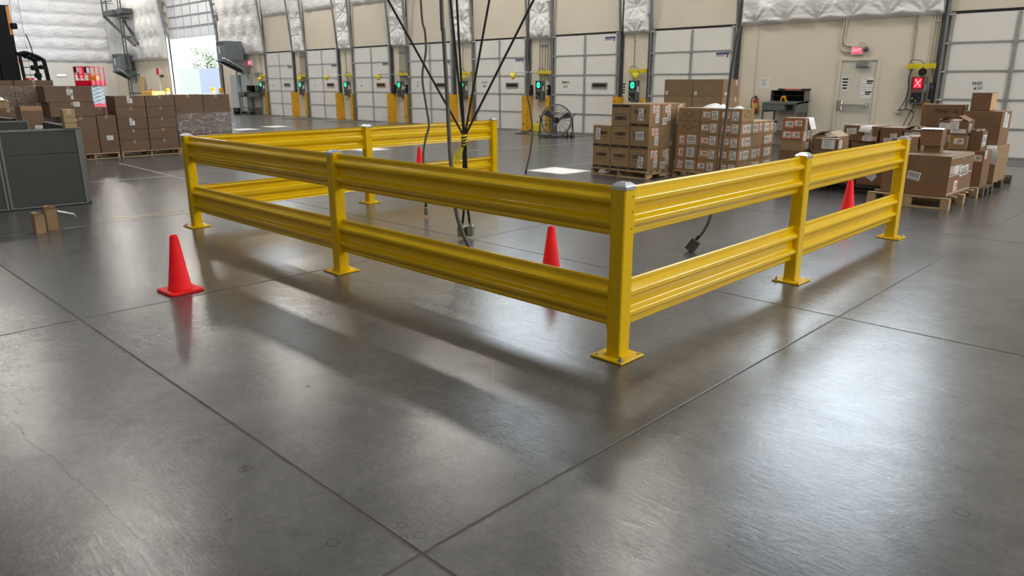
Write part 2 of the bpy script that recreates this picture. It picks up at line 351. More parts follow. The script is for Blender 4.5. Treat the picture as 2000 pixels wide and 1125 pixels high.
# ------------------------------------------------------------------ setting: floor of sawn slabs
fl = root_struct('floor')
b = MB(); b.box(XL-.3, XR+.3, YB-.3, YW+.3, -.30, -.0022); part('joint_bed', b, JOINT, fl)
SX, SY, GAP = 3.88, 3.81, .014
_slab = {}
def slab_mesh(w, d):
    k = (round(w, 3), round(d, 3))
    if k not in _slab:
        q = MB(); q.box(0, w, 0, d, -.05, 0, c=.0018); _slab[k] = q.mesh('slab', [FLOOR])
    return _slab[k]
gx = [XL]+[-1.82+SX*i for i in range(-14, 8) if XL+.5 < -1.82+SX*i < XR-.5]+[XR]
gy = [YB]+[1.39+SY*i for i in range(-6, 6) if YB+.5 < 1.39+SY*i < YW-.5]+[YW]
for i in range(len(gx)-1):
    for j in range(len(gy)-1):
        O('slab', slab_mesh(gx[i+1]-gx[i]-GAP, gy[j+1]-gy[j]-GAP), fl, (gx[i]+GAP/2, gy[j]+GAP/2, 0))
def strip(name, x0, y0, x1, y1, w, m, label):
    q = MB(); q.bar((x0, y0, .0010), (x1, y1, .0010), w, .0016); o = part(name, q, m, fl); o['label'] = label
LINEY = mat('floor_line_yellow', (.42, .33, .14), .6, var=.3, vscale=15); LINEW = mat('floor_line_white', (.26, .26, .25), .5, var=.3, vscale=15)
strip('floor_line', -9.82, 2.95, -9.74, 4.3, .035, LINEY, 'worn yellow line on the floor left of the rails')
strip('floor_line', -13.86, 3.75, -13.72, 5.25, .05, LINEW, 'pale worn line in front of the pallets')
strip('floor_line', -16.7, 5.30, -12.9, 5.19, .06, LINEW, 'pale worn line leading to the guard rails')
strip('floor_line', -13.6, 11.5, -12.5, 18.6, .06, LINEW, 'pale line on the floor near the fan')

# ------------------------------------------------------------------ setting: walls and ceiling
def wall_with_holes(name, u0, u1, z0, z1, holes, make, m):
    us = sorted({u0, u1, *[h[0] for h in holes], *[h[1] for h in holes]}); zs = sorted({z0, z1, *[h[2] for h in holes], *[h[3] for h in holes]})
    q = MB()
    for a in range(len(us)-1):
        run = None
        for c in range(len(zs)-1):
            uc, zc = (us[a]+us[a+1])/2, (zs[c]+zs[c+1])/2
            solid = not any(h[0] < uc < h[1] and h[2] < zc < h[3] for h in holes)
            if solid: make(q, us[a], us[a+1], zs[c], zs[c+1])
    return struct(name, q, m)
DXL = [-36.23, -32.30, -28.40, -24.49, -20.62, -16.74, -12.88, -5.06]   # left edges of the dock doors
DW, DH = 2.58, 3.05
RDOOR = (-48.2, -41.6, 0, 6.9)
holes = [(x-w/2, x+w/2, z0, z1) for x, w, z0, z1 in WINDOWS]+[RDOOR]
wd = wall_with_holes('wall_dock', XL-.3, XR+.3, 0, ZC, holes, lambda q, a, b_, c, d: q.box(a, b_, YW, YW+.25, c, d), WALLP)
q = MB(); q.box(XL-.25, XL, YB, YW, 0, ZC); wl = struct('wall_left', q, WALLW)
q = MB(); q.box(XR, XR+.25, YB, YW, 0, ZC); struct('wall_right', q, WALLW)
q = MB(); q.box(XL-.3, XR+.3, YB-.25, YB, 0, ZC); struct('wall_back', q, WALLP)
wall_with_holes('ceiling', XL-.3, XR+.3, YB-.3, YW+.3, [(x-.45, x+.45, y-.42, y+.42) for x, y in SKYLIGHTS], lambda q, a, b_, c, d: q.box(a, b_, c, d, ZC, ZC+.2), CEIL)
for i, (x, w, z0, z1) in enumerate(WINDOWS):
    q = MB()
    for k in range(4): xx = x-w/2+.03+k*(w-.06)/3; q.box(xx-.03, xx+.03, YW+.06, YW+.14, z0, z1)
    for k in range(3): zz = z0+.03+k*(z1-z0-.06)/2; q.box(x-w/2, x+w/2, YW+.07, YW+.13, zz-.03, zz+.03)
    struct('window_%d' % (i+1), q, TRACK)
# right wall is pierced by nothing in view; pale pilaster lines and conduits on the dock wall
q = MB()
for x in (-10.05, -9.62): q.box(x-.02, x+.02, YW-.015, YW+.02, 0, 3.1)
struct('trim_1', q, CONDW)

# ------------------------------------------------------------------ quilted white insulation on the walls
def blanket(parent, face, u0, u1, z0, z1, plane, nu, nz, pins, depth, seam=None, name='insulation_blanket', seed=0):
    """face 'front': u = x on the dock wall; 'left': u = y on the left wall"""
    V = []; F = []
    for j in range(nz+1):
        z = z0+(z1-z0)*j/nz
        for i in range(nu+1):
            uu = u0+(u1-u0)*i/nu
            d = depth
            dm = 9.; th = 0
            for (pu, pz) in pins:
                r = math.hypot(uu-pu, (z-pz))
                if r < dm: dm = r; th = math.atan2(z-pz, uu-pu)
            k = min(1, dm/.55)
            d *= .18+.82*math.sqrt(k)
            d += .020*(math.sin(th*9+seed)+.6*math.sin(th*17+seed*2))*math.exp(-dm*2.2)*min(1, dm/.1)
            if seam:
                s = abs(((z-z0)/seam) % 1-.0); s = min(s, 1-s)*seam
                d *= .35+.65*min(1, s/.22)**.5
            n1 = noise.noise(Vector((uu*1.9+seed*3.1, z*3.1, seed))); n2 = noise.noise(Vector((uu*4.1+z*3, z*5.2-uu*2, seed+9)))
            d += .022*n1+.008*n2
            e = min(uu-u0, u1-uu, z-z0); d *= min(1, .12+e/.09)
            d = max(.006, d)
            V.append((uu, plane-d, z) if face == 'front' else (plane+d, uu, z))
    for j in range(nz):
        for i in range(nu):
            a = j*(nu+1)+i; F.append((a, a+1, a+nu+2, a+nu+1) if face == 'front' else (a, a+1, a+nu+2, a+nu+1))
    q = MB(); q.add(V, F, 0, True); return part(name, q, FOIL if face == 'front' else FOILL, parent)
tr2 = root_struct('trim_2'); tr3 = root_struct('trim_3')
def grid_pins(u0, u1, z0, z1, du, dz, stag=True):
    P = []; r = 0; z = z0
    while z < z1:
        u = u0+(du/2 if (stag and r % 2) else 0)
        while u <= u1+.01: P.append((u, z)); u += du
        z += dz; r += 1
    return P
for i in range(len(DXL)-2):                                   # piers between doors
    a, c = DXL[i]+DW+.17, DXL[i+1]-.17
    blanket(tr2, 'front', a, c, 3.0, 6.4, YW-.005, 30, 84, [((a+c)/2, 3.0+.78*k) for k in range(6)], .15, seed=i)
for i, x in enumerate(DXL[:7]):                               # headers above the doors
    blanket(tr2, 'front', x-.12, x+DW+.12, 4.8, 6.4, YW-.005, 26, 18, grid_pins(x, x+DW, 4.8, 6.4, .85, .8), .10, seed=20+i)
blanket(tr2, 'front', -10.18, -5.22, 3.05, 4.9, YW-.005, 120, 50, [(-9.75+.83*k, 3.12) for k in range(6)]+[(-9.35+.83*k, 3.95) for k in range(5)], .17, seed=31)
blanket(tr2, 'front', -41.15, -36.45, 3.0, 8.0, YW-.005, 40, 50, grid_pins(-41.1, -36.5, 3.0, 8, 1.2, 1.0), .22, seed=33)
blanket(tr2, 'front', XL+.15, -48.75, 3.0, 8.6, YW-.005, 70, 50, grid_pins(XL, -48.8, 3.0, 8.6, 1.0, 1.35, False), .26, seed=35)
blanket(tr3, 'left', -6.0, YW-.1, 3.0, 9.2, XL+.005, 150, 75, grid_pins(-6, YW, 3.0, 9.2, 1.15, .77), .15, seam=.77, seed=41)

# ------------------------------------------------------------------ dock doors
LEVEL = mat('leveler_plate', (.075, .075, .074), .45, var=.2, vscale=6)
def dock_door(n, x, sign, slot, logo_row, top=DH):
    D = root_struct('door_%d' % n, (x, YW, 0))
    ph = top/5
    pm = MB(); pm.box(.0, DW, -.045, .0, .004, ph-.006, c=.003); pme = pm.mesh('panel', [DOORP])
    for k in range(5): O('panel', pme, D, (0, 0, k*ph))
    sb = MB(); sb.box(0.03, DW-.03, -.060, -.044, -.016, .016); sme = sb.mesh('hinge_rail', [GALV])
    for k in range(1, 5): O('hinge_rail', sme, D, (0, 0, k*ph))
    st = MB(); st.box(DW/2-.035, DW/2+.035, -.066, -.044, .02, top-.02)
    for k in range(1, 5): st.box(DW/2-.045, DW/2+.045, -.078, -.06, k*ph-.05, k*ph+.05)
    part('centre_stile', st, GALV, D)
    for s, xx in ((0, .03), (1, DW-.03)):
        q = MB(); q.box(xx-.03, xx+.03, -.064, -.044, .01, top-.01)
        for k in range(1, 6): q.box(xx-.04, xx+.04, -.078, -.06, k*ph-.06, k*ph+.03); q.cyl((xx+(-.08 if s == 0 else .08), -.075, k*ph-.02), (xx, -.075, k*ph-.02), .022, 6)
        part('end_stile', q, GALV, D)
    q = MB(); q.box(-.02, DW+.02, -.05, -.002, top+.005, top+.055); part('top_seal', q, RUBBER, D)
    for s in (-1, 1):                                          # vertical lift tracks leaning off the wall with height
        x0 = -.075 if s < 0 else DW+.075
        q = MB(); q.bar((x0, -.05, 0), (x0, -.06, 3.1), .05, .07); q.bar((x0, -.06, 3.1), (x0+.0, -.34, 6.6), .05, .07); part('lift_track', q, TRACK, D)
        x1 = x0+s*.075
        q = MB(); q.box(x1-.045, x1+.045, -.02, -.003, 0, 6.6); q.box(x1-.045 if s > 0 else x1+.033, x1-.033 if s > 0 else x1+.045, -.10, -.003, 0, 3.1)
        part('track_angle', q, STEEL, D)
        q = MB()
        for k in range(5): q.box(min(x0, x1+s*.12), max(x0, x1+s*.12), -.11-.075*k, -.09-.075*k, 3.5+k*.62, 3.53+k*.62)
        part('track_bracket', q, TRACK, D)
    q = MB(); q.box(.25, DW-.25, -1.95, -.15, .0003, .005); q.box(.25, DW-.25, -.55, -.535, .005, .012); part('dock_leveler', q, LEVEL, D)
    if slot:
        q = MB(); q.box(1.60, 2.22, -.066, -.044, 1.42, 1.60, 0); q.box(1.635, 2.185, -.070, -.060, 1.455, 1.565, 1)
        part('vision_slot', q, [GALV if slot == 1 else mat('orange_frame', (.62, .28, .10), .5), FILMSLOT], D)
    if sign:
        for r, (tx, sz) in enumerate(sign): text(D, tx, sz*.62, (.50, -.046, 1.60-r*.13), 'front', INK, bold=.0015)
    if logo_row is not None:
        q = MB(); q.quad((2.27, -.0475, logo_row), (1, 0, 0), (0, 0, 1), .40, .055, 0); q.quad((2.42, -.048, logo_row-.07), (1, 0, 0), (0, 0, 1), .05, .06, 1); q.quad((2.2, -.0475, logo_row-.06), (1, 0, 0), (0, 0, 1), .26, .02, 2)
        part('maker_decal', q, [BLUE, REDP, BLUEL], D)
    return D
SIGNS = [[('D12', .15), ('# 12', .16)], [('D11', .15), ('# 11', .17)], [('D10', .15), ('# 10', .18)], [('D 9', .15), ('# 9', .18)], [('DOCK', .15), ('# 8', .20)], [('INBND', .17), ('# 6', .20)], [('D', .2), ('#', .2)], None]
SIGNS[0] = [('..', .16), ('# 4', .16)]; SIGNS[1] = [('...', .16), ('1 8', .17)]; SIGNS[2] = [('....', .15), ('# 1', .20)]; SIGNS[3] = [('D', .16), ('# 1', .17)]
for i, x in enumerate(DXL):
    dock_door(i+1, x, SIGNS[i], 0 if i == 7 else (2 if i == 2 else 1), 2.93 if i == 5 else (2.36 if i < 7 else None))
D8 = bpy.data.objects['door_8']
sh = MB(); sh.box(.55, .93, -.049, -.046, 1.36, 1.64); part('paper_sheet', sh, PAPER, D8)
text(D8, 'PHX', .10, (.70, -.050, 1.56), 'front', INK, roll=.10, bold=.0015); text(D8, '# 22', .09, (.73, -.050, 1.465), 'front', INK, roll=.08, bold=.001)

# ------------------------------------------------------------------ big drive-in door, half raised
R = root_struct('door_9', (RDOOR[0], YW, 0)); rw = RDOOR[1]-RDOOR[0]
ncol, ph = 6, .62
pm = MB(); pm.box(.06, rw/ncol-.06+.06, 0, .05, .02, ph-.02, c=.006); pme = pm.mesh('panel', [mat('drive_door_panel', (.86, .885, .92), .5)])
for r in range(5):
    for c in range(ncol):
        O('panel', pme, R, (c*rw/ncol-.03, .06, 4.2+r*ph))
for r in range(6):
    q = MB(); q.box(0, rw, .02, .06, 4.2+r*ph-.022, 4.2+r*ph+.022); part('panel_strut', q, GALV, R)
for c in range(ncol+1):
    q = MB(); q.box(c*rw/ncol-.022, c*rw/ncol+.022, .03, .06, 4.2, 7.3); part('panel_stile', q, GALV, R)
for s, x0 in ((-1, -.16), (1, rw+.16)):
    q = MB(); q.bar((x0, -.10, 0), (x0, -.12, 4.4), .12, .12); q.bar((x0, -.12, 4.4), (x0, -.5, 8.2), .12, .12)
    for k in range(6): q.box(x0-.2, x0+.2, -.16-.05*k, -.05, 4.5+.6*k, 4.58+.6*k)
    part('lift_track', q, TRACK, R)
    q = MB(); q.box(x0-.06 if s < 0 else x0-.10, x0+.10 if s < 0 else x0+.06, .0, .26, 0, 4.2); part('door_jamb', q, WALLW, R)
q = MB(); q.box(5.65, 6.15, .015, .02, 6.15, 6.3); part('maker_decal', q, BLUEL, R)

# yard outside the drive-in door
q = MB(); q.box(-140, 0, YW+.25, 60, -.3, -.01); ya = part('ground_yard', q, YARD, None); ya['kind'] = 'structure'
q = MB(); q.box(-110, -74, 32, 32.4, -.05, 2.95); o = part('wall_yard', q, OUTW1, None); o['kind'] = 'structure'
q = MB(); q.box(-73.95, -50, 31.9, 32.4, -.05, 2.95); part('wall_panel', q, OUTW2, o)
def tree(x, y, h, seed, label):
    t = thing('yard_tree', label, 'tree', (x, y, -.01)); rnd = random.Random(seed)
    q = MB(); q.tube([(0, 0, 0), (.05, 0, h*.5), (0, .05, h*.92)], [.13, .08, .03], 7)
    L_ = MB()
    for k in range(22):
        a = rnd.uniform(0, 2*PI); zz = h*rnd.uniform(.42, .95); r = rnd.uniform(.4, 1.6)*(1-abs(zz/h-.62))
        e = Vector((r*math.cos(a), r*math.sin(a), zz+rnd.uniform(0, .5)))
        q.tube([(0, 0, zz-.2), e], [.035, .012], 5)
        for m_ in range(34):
            p = e+Vector((rnd.gauss(0, .3), rnd.gauss(0, .3), rnd.gauss(0, .26)))
            u = Vector((rnd.gauss(0, 1), rnd.gauss(0, 1), rnd.gauss(0, 1))).normalized(); v = u.orthogonal().normalized()
            L_.quad(p, u, v, .19, .10)
    part('trunk', q, BARK, t); f = part('foliage', L_, LEAF, t); f['kind'] = 'stuff'
tree(-78.0, 34.5, 5.2, 3, 'sparse young tree above the yard wall, left of the pair outside')
tree(-71.0, 34.6, 4.5, 5, 'sparse small tree above the yard wall, right of the pair outside')

# ------------------------------------------------------------------ personnel doors
def man_door(n, x0, w, h, notice=True, plane=YW):
    D = root_struct('door_%d' % n, (x0, plane, 0))
    q = MB(); f = .06
    q.box(-f, 0, -.035, .0, 0, h+f); q.box(w, w+f, -.035, 0, 0, h+f); q.box(0, w, -.035, 0, h, h+f); part('door_frame', q, FRAME, D)
    q = MB(); q.box(.006, w-.006, -.012, -.0, .01, h-.006, c=.002); part('door_leaf', q, GREYD, D)
    q = MB(); q.box(.05, w-.12, -.085, -.055, 1.02, 1.08, 0, c=.006); q.box(.03, .13, -.075, -.012, .93, 1.17, 0, c=.008); q.box(w-.16, w-.10, -.075, -.012, 1.0, 1.10, 0)
    part('push_bar', q, [CHROME], D)
    q = MB(); q.box(w*.42, w*.80, -.085, -.012, h-.16, h-.05, c=.02); q.bar((w*.5, -.06, h-.02), (w*.72, -.09, h-.02), .025, .02); part('door_closer', q, TRACK, D)
    if notice:
        sticker(D, 'notice', .17, .30, (.13, -.012, 1.56), 'front', name='notice_sheet')
        sticker(D, 'sheet', .29, .24, (.66, -.012, 1.60), 'front', -.03, name='notice_sheet'); sticker(D, 'sheet', .28, .24, (.65, -.012, 1.34), 'front', .03, name='notice_sheet')
    return D
man_door(10, -7.36, .84, 2.10)
man_door(11, -37.95, .95, 2.10, False)
bpy.data.objects['door_11'].location.z = 0

# ------------------------------------------------------------------ guard rail enclosure
GX, GY, PH = -2.493, 3.472, 1.055
g = thing('guard_rail_barrier', 'yellow steel double-rail guard barrier around the hanging cables', 'guard rail', (GX, GY, 0))
P0, P1, P2, P3, P4, P5, P6 = (-6.091, 0), (-3.045, 0), (0, 0), (0, 2.458), (0, 4.918), (-6.091, 2.45), (-6.091, 4.87)
pq = MB(); pq.box(-.051, .051, -.051, .051, .014, PH-.01, c=.007)
for zz in (.32, .24, .40): pass
pq.box(-.058, -.05, -.058, .058, .014, .022); pq.box(.05, .058, -.058, .058, .014, .022); pq.box(-.058, .058, -.058, -.05, .014, .022); pq.box(-.058, .058, .05, .058, .014, .022)
for zz in (.22, .33, .44): pq.cyl((.0505, .015, zz), (.0535, .015, zz), .008, 8)
for zz in (.80, .90, .99):
    pq.cyl((.0505, .025, zz), (.0515, .025, zz), .0055, 8, 1); pq.cyl((-.025, -.0505, zz), (-.025, -.0525, zz), .008, 8, 0)
post_me = pq.mesh('post', [YEL, HOLE])
bq = MB(); bq.box(-.118, .118, -.118, .118, .0, .014, 0, c=.004)
for sx in (-1, 1):
    for sy in (-1, 1): bq.cyl((sx*.09, sy*.09, .0138), (sx*.09, sy*.09, .0146), .0095, 10, 1)
plate_me = bq.mesh('base_plate', [YEL, HOLE])
cq = MB(); cq.box(-.055, .055, -.055, .055, PH-.028, PH, c=.005)
cq.add([(-.05, -.05, PH), (.05, -.05, PH), (.05, .05, PH), (-.05, .05, PH), (-.028, -.028, PH+.018), (.028, -.028, PH+.018), (.028, .028, PH+.018), (-.028, .028, PH+.018)],
       [(0, 1, 5, 4), (1, 2, 6, 5), (2, 3, 7, 6), (3, 0, 4, 7), (4, 5, 6, 7)])
cap_me = cq.mesh('post_cap', [CHROME])
nq = MB(); nq.cyl((0, 0, .014), (0, 0, .018), .019, 14); nq.cyl((0, 0, .018), (0, 0, .030), .0135, 6); nq.cyl((0, 0, .03), (0, 0, .042), .007, 8); bolt_me = nq.mesh('anchor_bolt', [BOLT])
for k, (px, py) in enumerate((P0, P1, P2, P3, P4, P5, P6)):
    po = O('post', post_me, g, (px, py, 0)); O('base_plate', plate_me, po); O('post_cap', cap_me, po)
    bx, by = ((-.09, -.09), (-.09, .09), (.09, -.09), (-.09, -.09), (.09, .09), (.09, .09), (-.09, .09))[k]
    O('anchor_bolt', bolt_me, po, (bx, by, 0))
# W profile of the rails: (height from the bottom, outward depth)
HR = .295
PROF = [(0, .001), (.007, .007), (.020, .009), (.032, .004), (.040, .006), (.046, .013), (.066, .041), (.071, .0445), (.077, .046), (.090, .045), (.095, .0435), (.099, .039), (.113, .014), (.118, .009), (.126, .007), (.169, .007), (.177, .009), (.182, .014), (.196, .039), (.200, .0435), (.205, .045), (.218, .046), (.224, .0445), (.229, .041), (.249, .013), (.255, .006), (.263, .004), (.275, .009), (.288, .007), (HR, .001)]
def rail_mesh(L):
    q = MB(); T = .004
    A = [(d, h) for h, d in PROF]; B = [(d-T, h) for h, d in PROF][::-1]
    poly = A+B; n = len(poly)
    V = [(0, -d, h) for d, h in poly]+[(L, -d, h) for d, h in poly]; F = []
    for i in range(n): F.append((i, (i+1) % n, n+(i+1) % n, n+i))
    na = len(A)
    for i in range(na-1): F.append((i, i+1, n-2-i, n-1-i)); F.append((n+i, n+n-1-i, n+n-2-i, n+i+1))
    q.add(V, F, 0, True)
    for x0 in (0.0, L-.006): q.box(x0, x0+.006, -.05, .012, -.010, HR+.010)
    me = q.mesh('rail', [YEL]); me.set_sharp_from_angle(angle=math.radians(32)); return me
_rm = {}
def rail(a, c, ang, z, off):
    L = round(math.hypot(c[0]-a[0], c[1]-a[1])-.1030, 3)
    if L not in _rm: _rm[L] = rail_mesh(L)
    u = Vector((math.cos(ang), math.sin(ang), 0)); r = O('rail', _rm[L], g, Vector((a[0], a[1], z))+u*.0515+Vector((math.sin(ang), -math.cos(ang), 0))*off, ang); return r
for z in (.183, .748):
    rail(P0, P1, 0, z, -.006); rail(P1, P2, 0, z, -.006)
    rail(P2, P3, PI/2, z, -.006); rail(P3, P4, PI/2, z, -.006)
    rail(P5, P0, -PI/2, z, -.006); rail(P6, P5, -PI/2, z, -.006)

# ------------------------------------------------------------------ traffic cones
cq = MB(); n = 28
cq.lathe([(.0, .0), (.095, .012), (.094, .030), (.088, .034), (.030, .455), (.026, .460), (.020, .459), (.020, .44), (0, .44)], n)
cone_me = cq.mesh('cone_body', [CONE])
cb = MB()
def rsq(h, r, z):
    P = []
    for cx, cy, a0 in ((1, 1, 0), (-1, 1, 90), (-1, -1, 180), (1, -1, 270)):
        for k in range(5):
            a = math.radians(a0+k*22.5); P.append(((h-r)*cx+r*math.cos(a), (h-r)*cy+r*math.sin(a), z))
    return P
r0, r1, r2 = rsq(.136, .03, 0), rsq(.140, .03, .010), rsq(.134, .03, .020); nn = len(r0)
cb.add(r0+r1+r2, [[i for i in range(nn)][::-1], [2*nn+i for i in range(nn)]]+[(i, (i+1) % nn, nn+(i+1) % nn, nn+i) for i in range(nn)]+[(nn+i, nn+(i+1) % nn, 2*nn+(i+1) % nn, 2*nn+i) for i in range(nn)])
cbase_me = cb.mesh('cone_base', [CONE])
for (x, y, rz, lab) in ((-5.935, 2.203, .06, 'red-orange traffic cone standing outside the rails in the left foreground'),
                        (-3.995, 4.556, .3, 'red-orange traffic cone inside the barrier left of the front corner post'),
                        (-3.308, 9.321, .2, 'red-orange traffic cone behind the right rail near the pallets'),
                        (-10.965, 8.726, .1, 'small-looking red-orange traffic cone behind the far back rail')):
    t = thing('traffic_cone', lab, 'cone', (x, y, 0), rz, 'red-orange traffic cones'); O('cone_base', cbase_me, t); O('cone_body', cone_me, t)

# ------------------------------------------------------------------ hanging cables
def smooth(pts, n=6):
    P = [Vector(p) for p in pts]; out = []
    for i in range(len(P)-1):
        p0, p1, p2, p3 = P[max(i-1, 0)], P[i], P[i+1], P[min(i+2, len(P)-1)]
        for k in range(n):
            t = k/n; out.append(.5*((2*p1)+(p2-p0)*t+(2*p0-5*p1+4*p2-p3)*t*t+(3*p1-p0-3*p2+p3)*t**3))
    out.append(P[-1]); return out
def hose(label, pts, r, box=None, m=HOSE):
    t = thing('hanging_power_cable', label, 'cable', pts[-1]); o = Vector(pts[-1])
    top = Vector(pts[0]); P = [Vector((top.x, top.y, ZC)), Vector((top.x+.02, top.y, 8)), Vector((top.x, top.y, 4.5))]+[Vector(p) for p in pts]
    q = MB(); q.tube([p-o for p in smooth(P)], r, 10); part('cable', q, m, t)
    if box: box(t)
    return t
def plug_box(t, loc, tilt, w=.055, d=.09, h=.10, ax=(1, 0, 0), m=None, dirv=None):
    Rm = Matrix.Translation(loc) @ dirv.to_track_quat('-Z', 'Y').to_matrix().to_4x4() if dirv is not None else Matrix.Translation(loc) @ Matrix.Rotation(.78, 4, 'Z') @ Matrix.Rotation(tilt, 4, ax)
    q = MB(); q.box(-w/2, w/2, -d/2, d/2, -h, 0, 0, R=Rm, c=.006); part('outlet_box', q, m or mat('box_grey_metal', (.30, .30, .28), .45, metal=.5), t)
    q = MB(); q.tube([Rm @ Vector((0, 0, -.005)), Rm @ Vector((0, 0, .05))], [.02, .015], 10); part('strain_relief', q, BLACK, t)
H1 = [[-7.092, 5.746, 2.545], [-7.067, 5.771, 2.208], [-7.064, 5.774, 1.98], [-7.102, 5.737, 1.689], [-7.076, 5.763, 1.333], [-7.059, 5.779, 1.122], [-7.089, 5.75, 0.982], [-7.116, 5.723, 0.785], [-7.116, 5.723, 0.598], [-7.11, 5.729, 0.313], [-7.109, 5.73, 0.150]]
hose('grey power cable with outlet box, leftmost of the hanging cables', H1, .014, lambda t: plug_box(t, (0, 0, -.02), .12, .05, .085, .10))
H2 = [[-5.173, 4.419, 2.314], [-5.166, 4.426, 2.062], [-5.16, 4.431, 1.848], [-5.153, 4.438, 1.542], [-5.147, 4.444, 1.182], [-5.141, 4.45, 0.952], [-5.118, 4.473, 0.526], [-5.091, 4.5, 0.332], [-5.058, 4.532, 0.209], [-5.018, 4.571, 0.1], [-4.975, 4.614, 0.030], [-4.86, 4.70, .019]]
def endplug(t):
    q = MB(); q.cyl((0, 0, 0), (.09, .06, 0), .019, 12); part('plug', q, BLACK, t)
hose('thickest grey power cable, drooping to the floor left of the black bundle', H2, .0185, endplug)
H3 = [[-3.457, 6.526, 2.337], [-3.472, 6.511, 2.03], [-3.495, 6.488, 1.669], [-3.506, 6.478, 1.297], [-3.518, 6.466, 1.011], [-3.528, 6.456, 0.743], [-3.562, 6.422, 0.368], [-3.601, 6.384, 0.216], [-3.650, 6.337, 0.125]]
hose('grey power cable with outlet box, rightmost of the hanging cables', H3, .0145, lambda t: plug_box(t, (-.004, -.004, -.005), 0, .075, .105, .125, (1, 0, 0), mat('box_dark_metal', (.10, .105, .10), .4, metal=.4), Vector((-.42, -.41, -.80))))
H4 = [[-8.444, 9.024, 2.872], [-8.454, 9.014, 2.297], [-8.471, 8.998, 2.023], [-8.435, 9.033, 1.706], [-8.452, 9.016, 1.424], [-8.421, 9.046, 1.18], [-8.396, 9.071, 0.809], [-8.425, 9.042, 0.473], [-8.474, 8.995, 0.176]]
hose('thin grey power cable hanging beyond the barrier, left of the drum fan', H4, .0155, lambda t: plug_box(t, (0, 0, -.03), .2))
# black bundle
t = thing('cable_bundle', 'black power cords spreading upward from a yellow and black tape tie', 'cable', (-5.762, 5.185, 0)); o = Vector(t.location)
tie = Vector((-5.762, 5.185, 1.10))
for k, (p, dx) in enumerate((([-6.283, 4.676, 2.412], -.012), ([-5.841, 5.108, 2.41], -.006), ([-5.798, 5.151, 2.41], 0), ([-5.567, 5.377, 2.409], .006), ([-5.254, 5.683, 2.408], .012))):
    p = Vector(p); base = tie+Vector((dx*.7, dx*.7, 0)); d = (p-base); s = (ZC-base.z)/d.z; topp = base+d*s
    q = MB(); q.tube([topp-o, p-o, base-o, base-o+Vector((0, 0, -.2)), base-o+Vector((dx*.6, dx*.6, -.5))], .0115, 8); part('cord', q, RUBBER, t)
q = MB(); q.tube([Vector((0, 0, 1.105)), Vector((0, 0, 1.07)), Vector((0, 0, 1.02)), Vector((0, 0, .985))], [.024, .034, .030, .024], 10)
part('tape_tie', q, CAUT, t)
q = MB()
for zz, a in ((1.075, .3), (1.05, .6), (1.015, .2), (.99, .5)): q.lathe([(.035, 0), (.035, .014)], 10, M=Matrix.Translation((0, 0, zz)) @ Matrix.Rotation(a, 4, 'X'))
part('tape_stripe', q, BLACK, t)
q = MB(); q.add([(-.01, -.03, .98), (.01, -.01, .99), (-.055, -.095, .80), (-.085, -.115, .82), (-.03, -.06, .90), (-.06, -.07, .91)], [(0, 1, 4, 5), (5, 4, 2, 3)]); q.add([(-.012, -.032, .98), (.008, -.012, .99), (-.02, -.07, .80), (-.05, -.09, .80)], [(0, 1, 2, 3)])
part('tape_tail', q, CAUT, t)
for dx, zb, ww in ((-.028, .155, .0), (.028, .165, .0)):
    q = MB(); q.tube([Vector((dx*.2, dx*.2, .92)), Vector((dx*.5, dx*.5, .64)), Vector((dx*.3, dx*.3, .40)), Vector((dx, dx, zb))], .013, 8); part('cord', q, RUBBER, t)
mb_ = mat('box_grey_metal', (.30, .30, .28), .45, metal=.5)
for dx, zb in ((-.03, .150), (.032, .160)):
    q = MB(); q.box(-.034, .034, -.05, .05, zb-.125, zb-.012, 0, R=Matrix.Translation((dx, dx, 0)) @ Matrix.Rotation(.35+dx*10, 4, 'Z'), c=.008)
    q.cyl((dx, dx, zb-.015), (dx, dx, zb+.02), .016, 10); part('outlet_box', q, mb_, t)

# ------------------------------------------------------------------ cartons and pallets
def pallet(label, x0, y0, w, d, rotz=0., h=.125, group='wooden pallets', block=False, m=WOOD, cat='pallet', name='pallet'):
    t = thing(name, label, cat, (x0, y0, 0), rotz, group)
    th = .018; nb = 7 if not block else 6
    bw = .09; q = MB(); q.box(0, bw, 0, d, 0, th, c=.002); sm_ = None
    dk = MB(); dk.box(0, w, 0, bw, 0, th, c=.002); dme = dk.mesh('deck_board', [m])
    for k in range(nb): O('deck_board', dme, t, (0, k*(d-bw)/(nb-1), h-th))
    for k in range(3): O('bottom_board', dme, t, (0, k*(d-bw)/2, 0))
    sw = .04 if not block else .10
    st = MB()
    if not block:
        for (a, c) in ((0, d*.14), (d*.34, d*.66), (d*.86, d)): st.box(0, sw, a, c, 0, h-2*th)
        st.box(0, sw, 0, d, (h-2*th)*.55, h-2*th)
        sme = st.mesh('stringer', [m])
        for k in range(3): O('stringer', sme, t, (k*(w-sw)/2, 0, th))
    else:
        st.box(0, .10, 0, .10, 0, h-2*th, c=.002); sme = st.mesh('block', [m])
        for i in range(3):
            for j in range(3): O('block', sme, t, (i*(w-.10)/2, j*(d-.10)/2, th))
    return t
_cart = {}
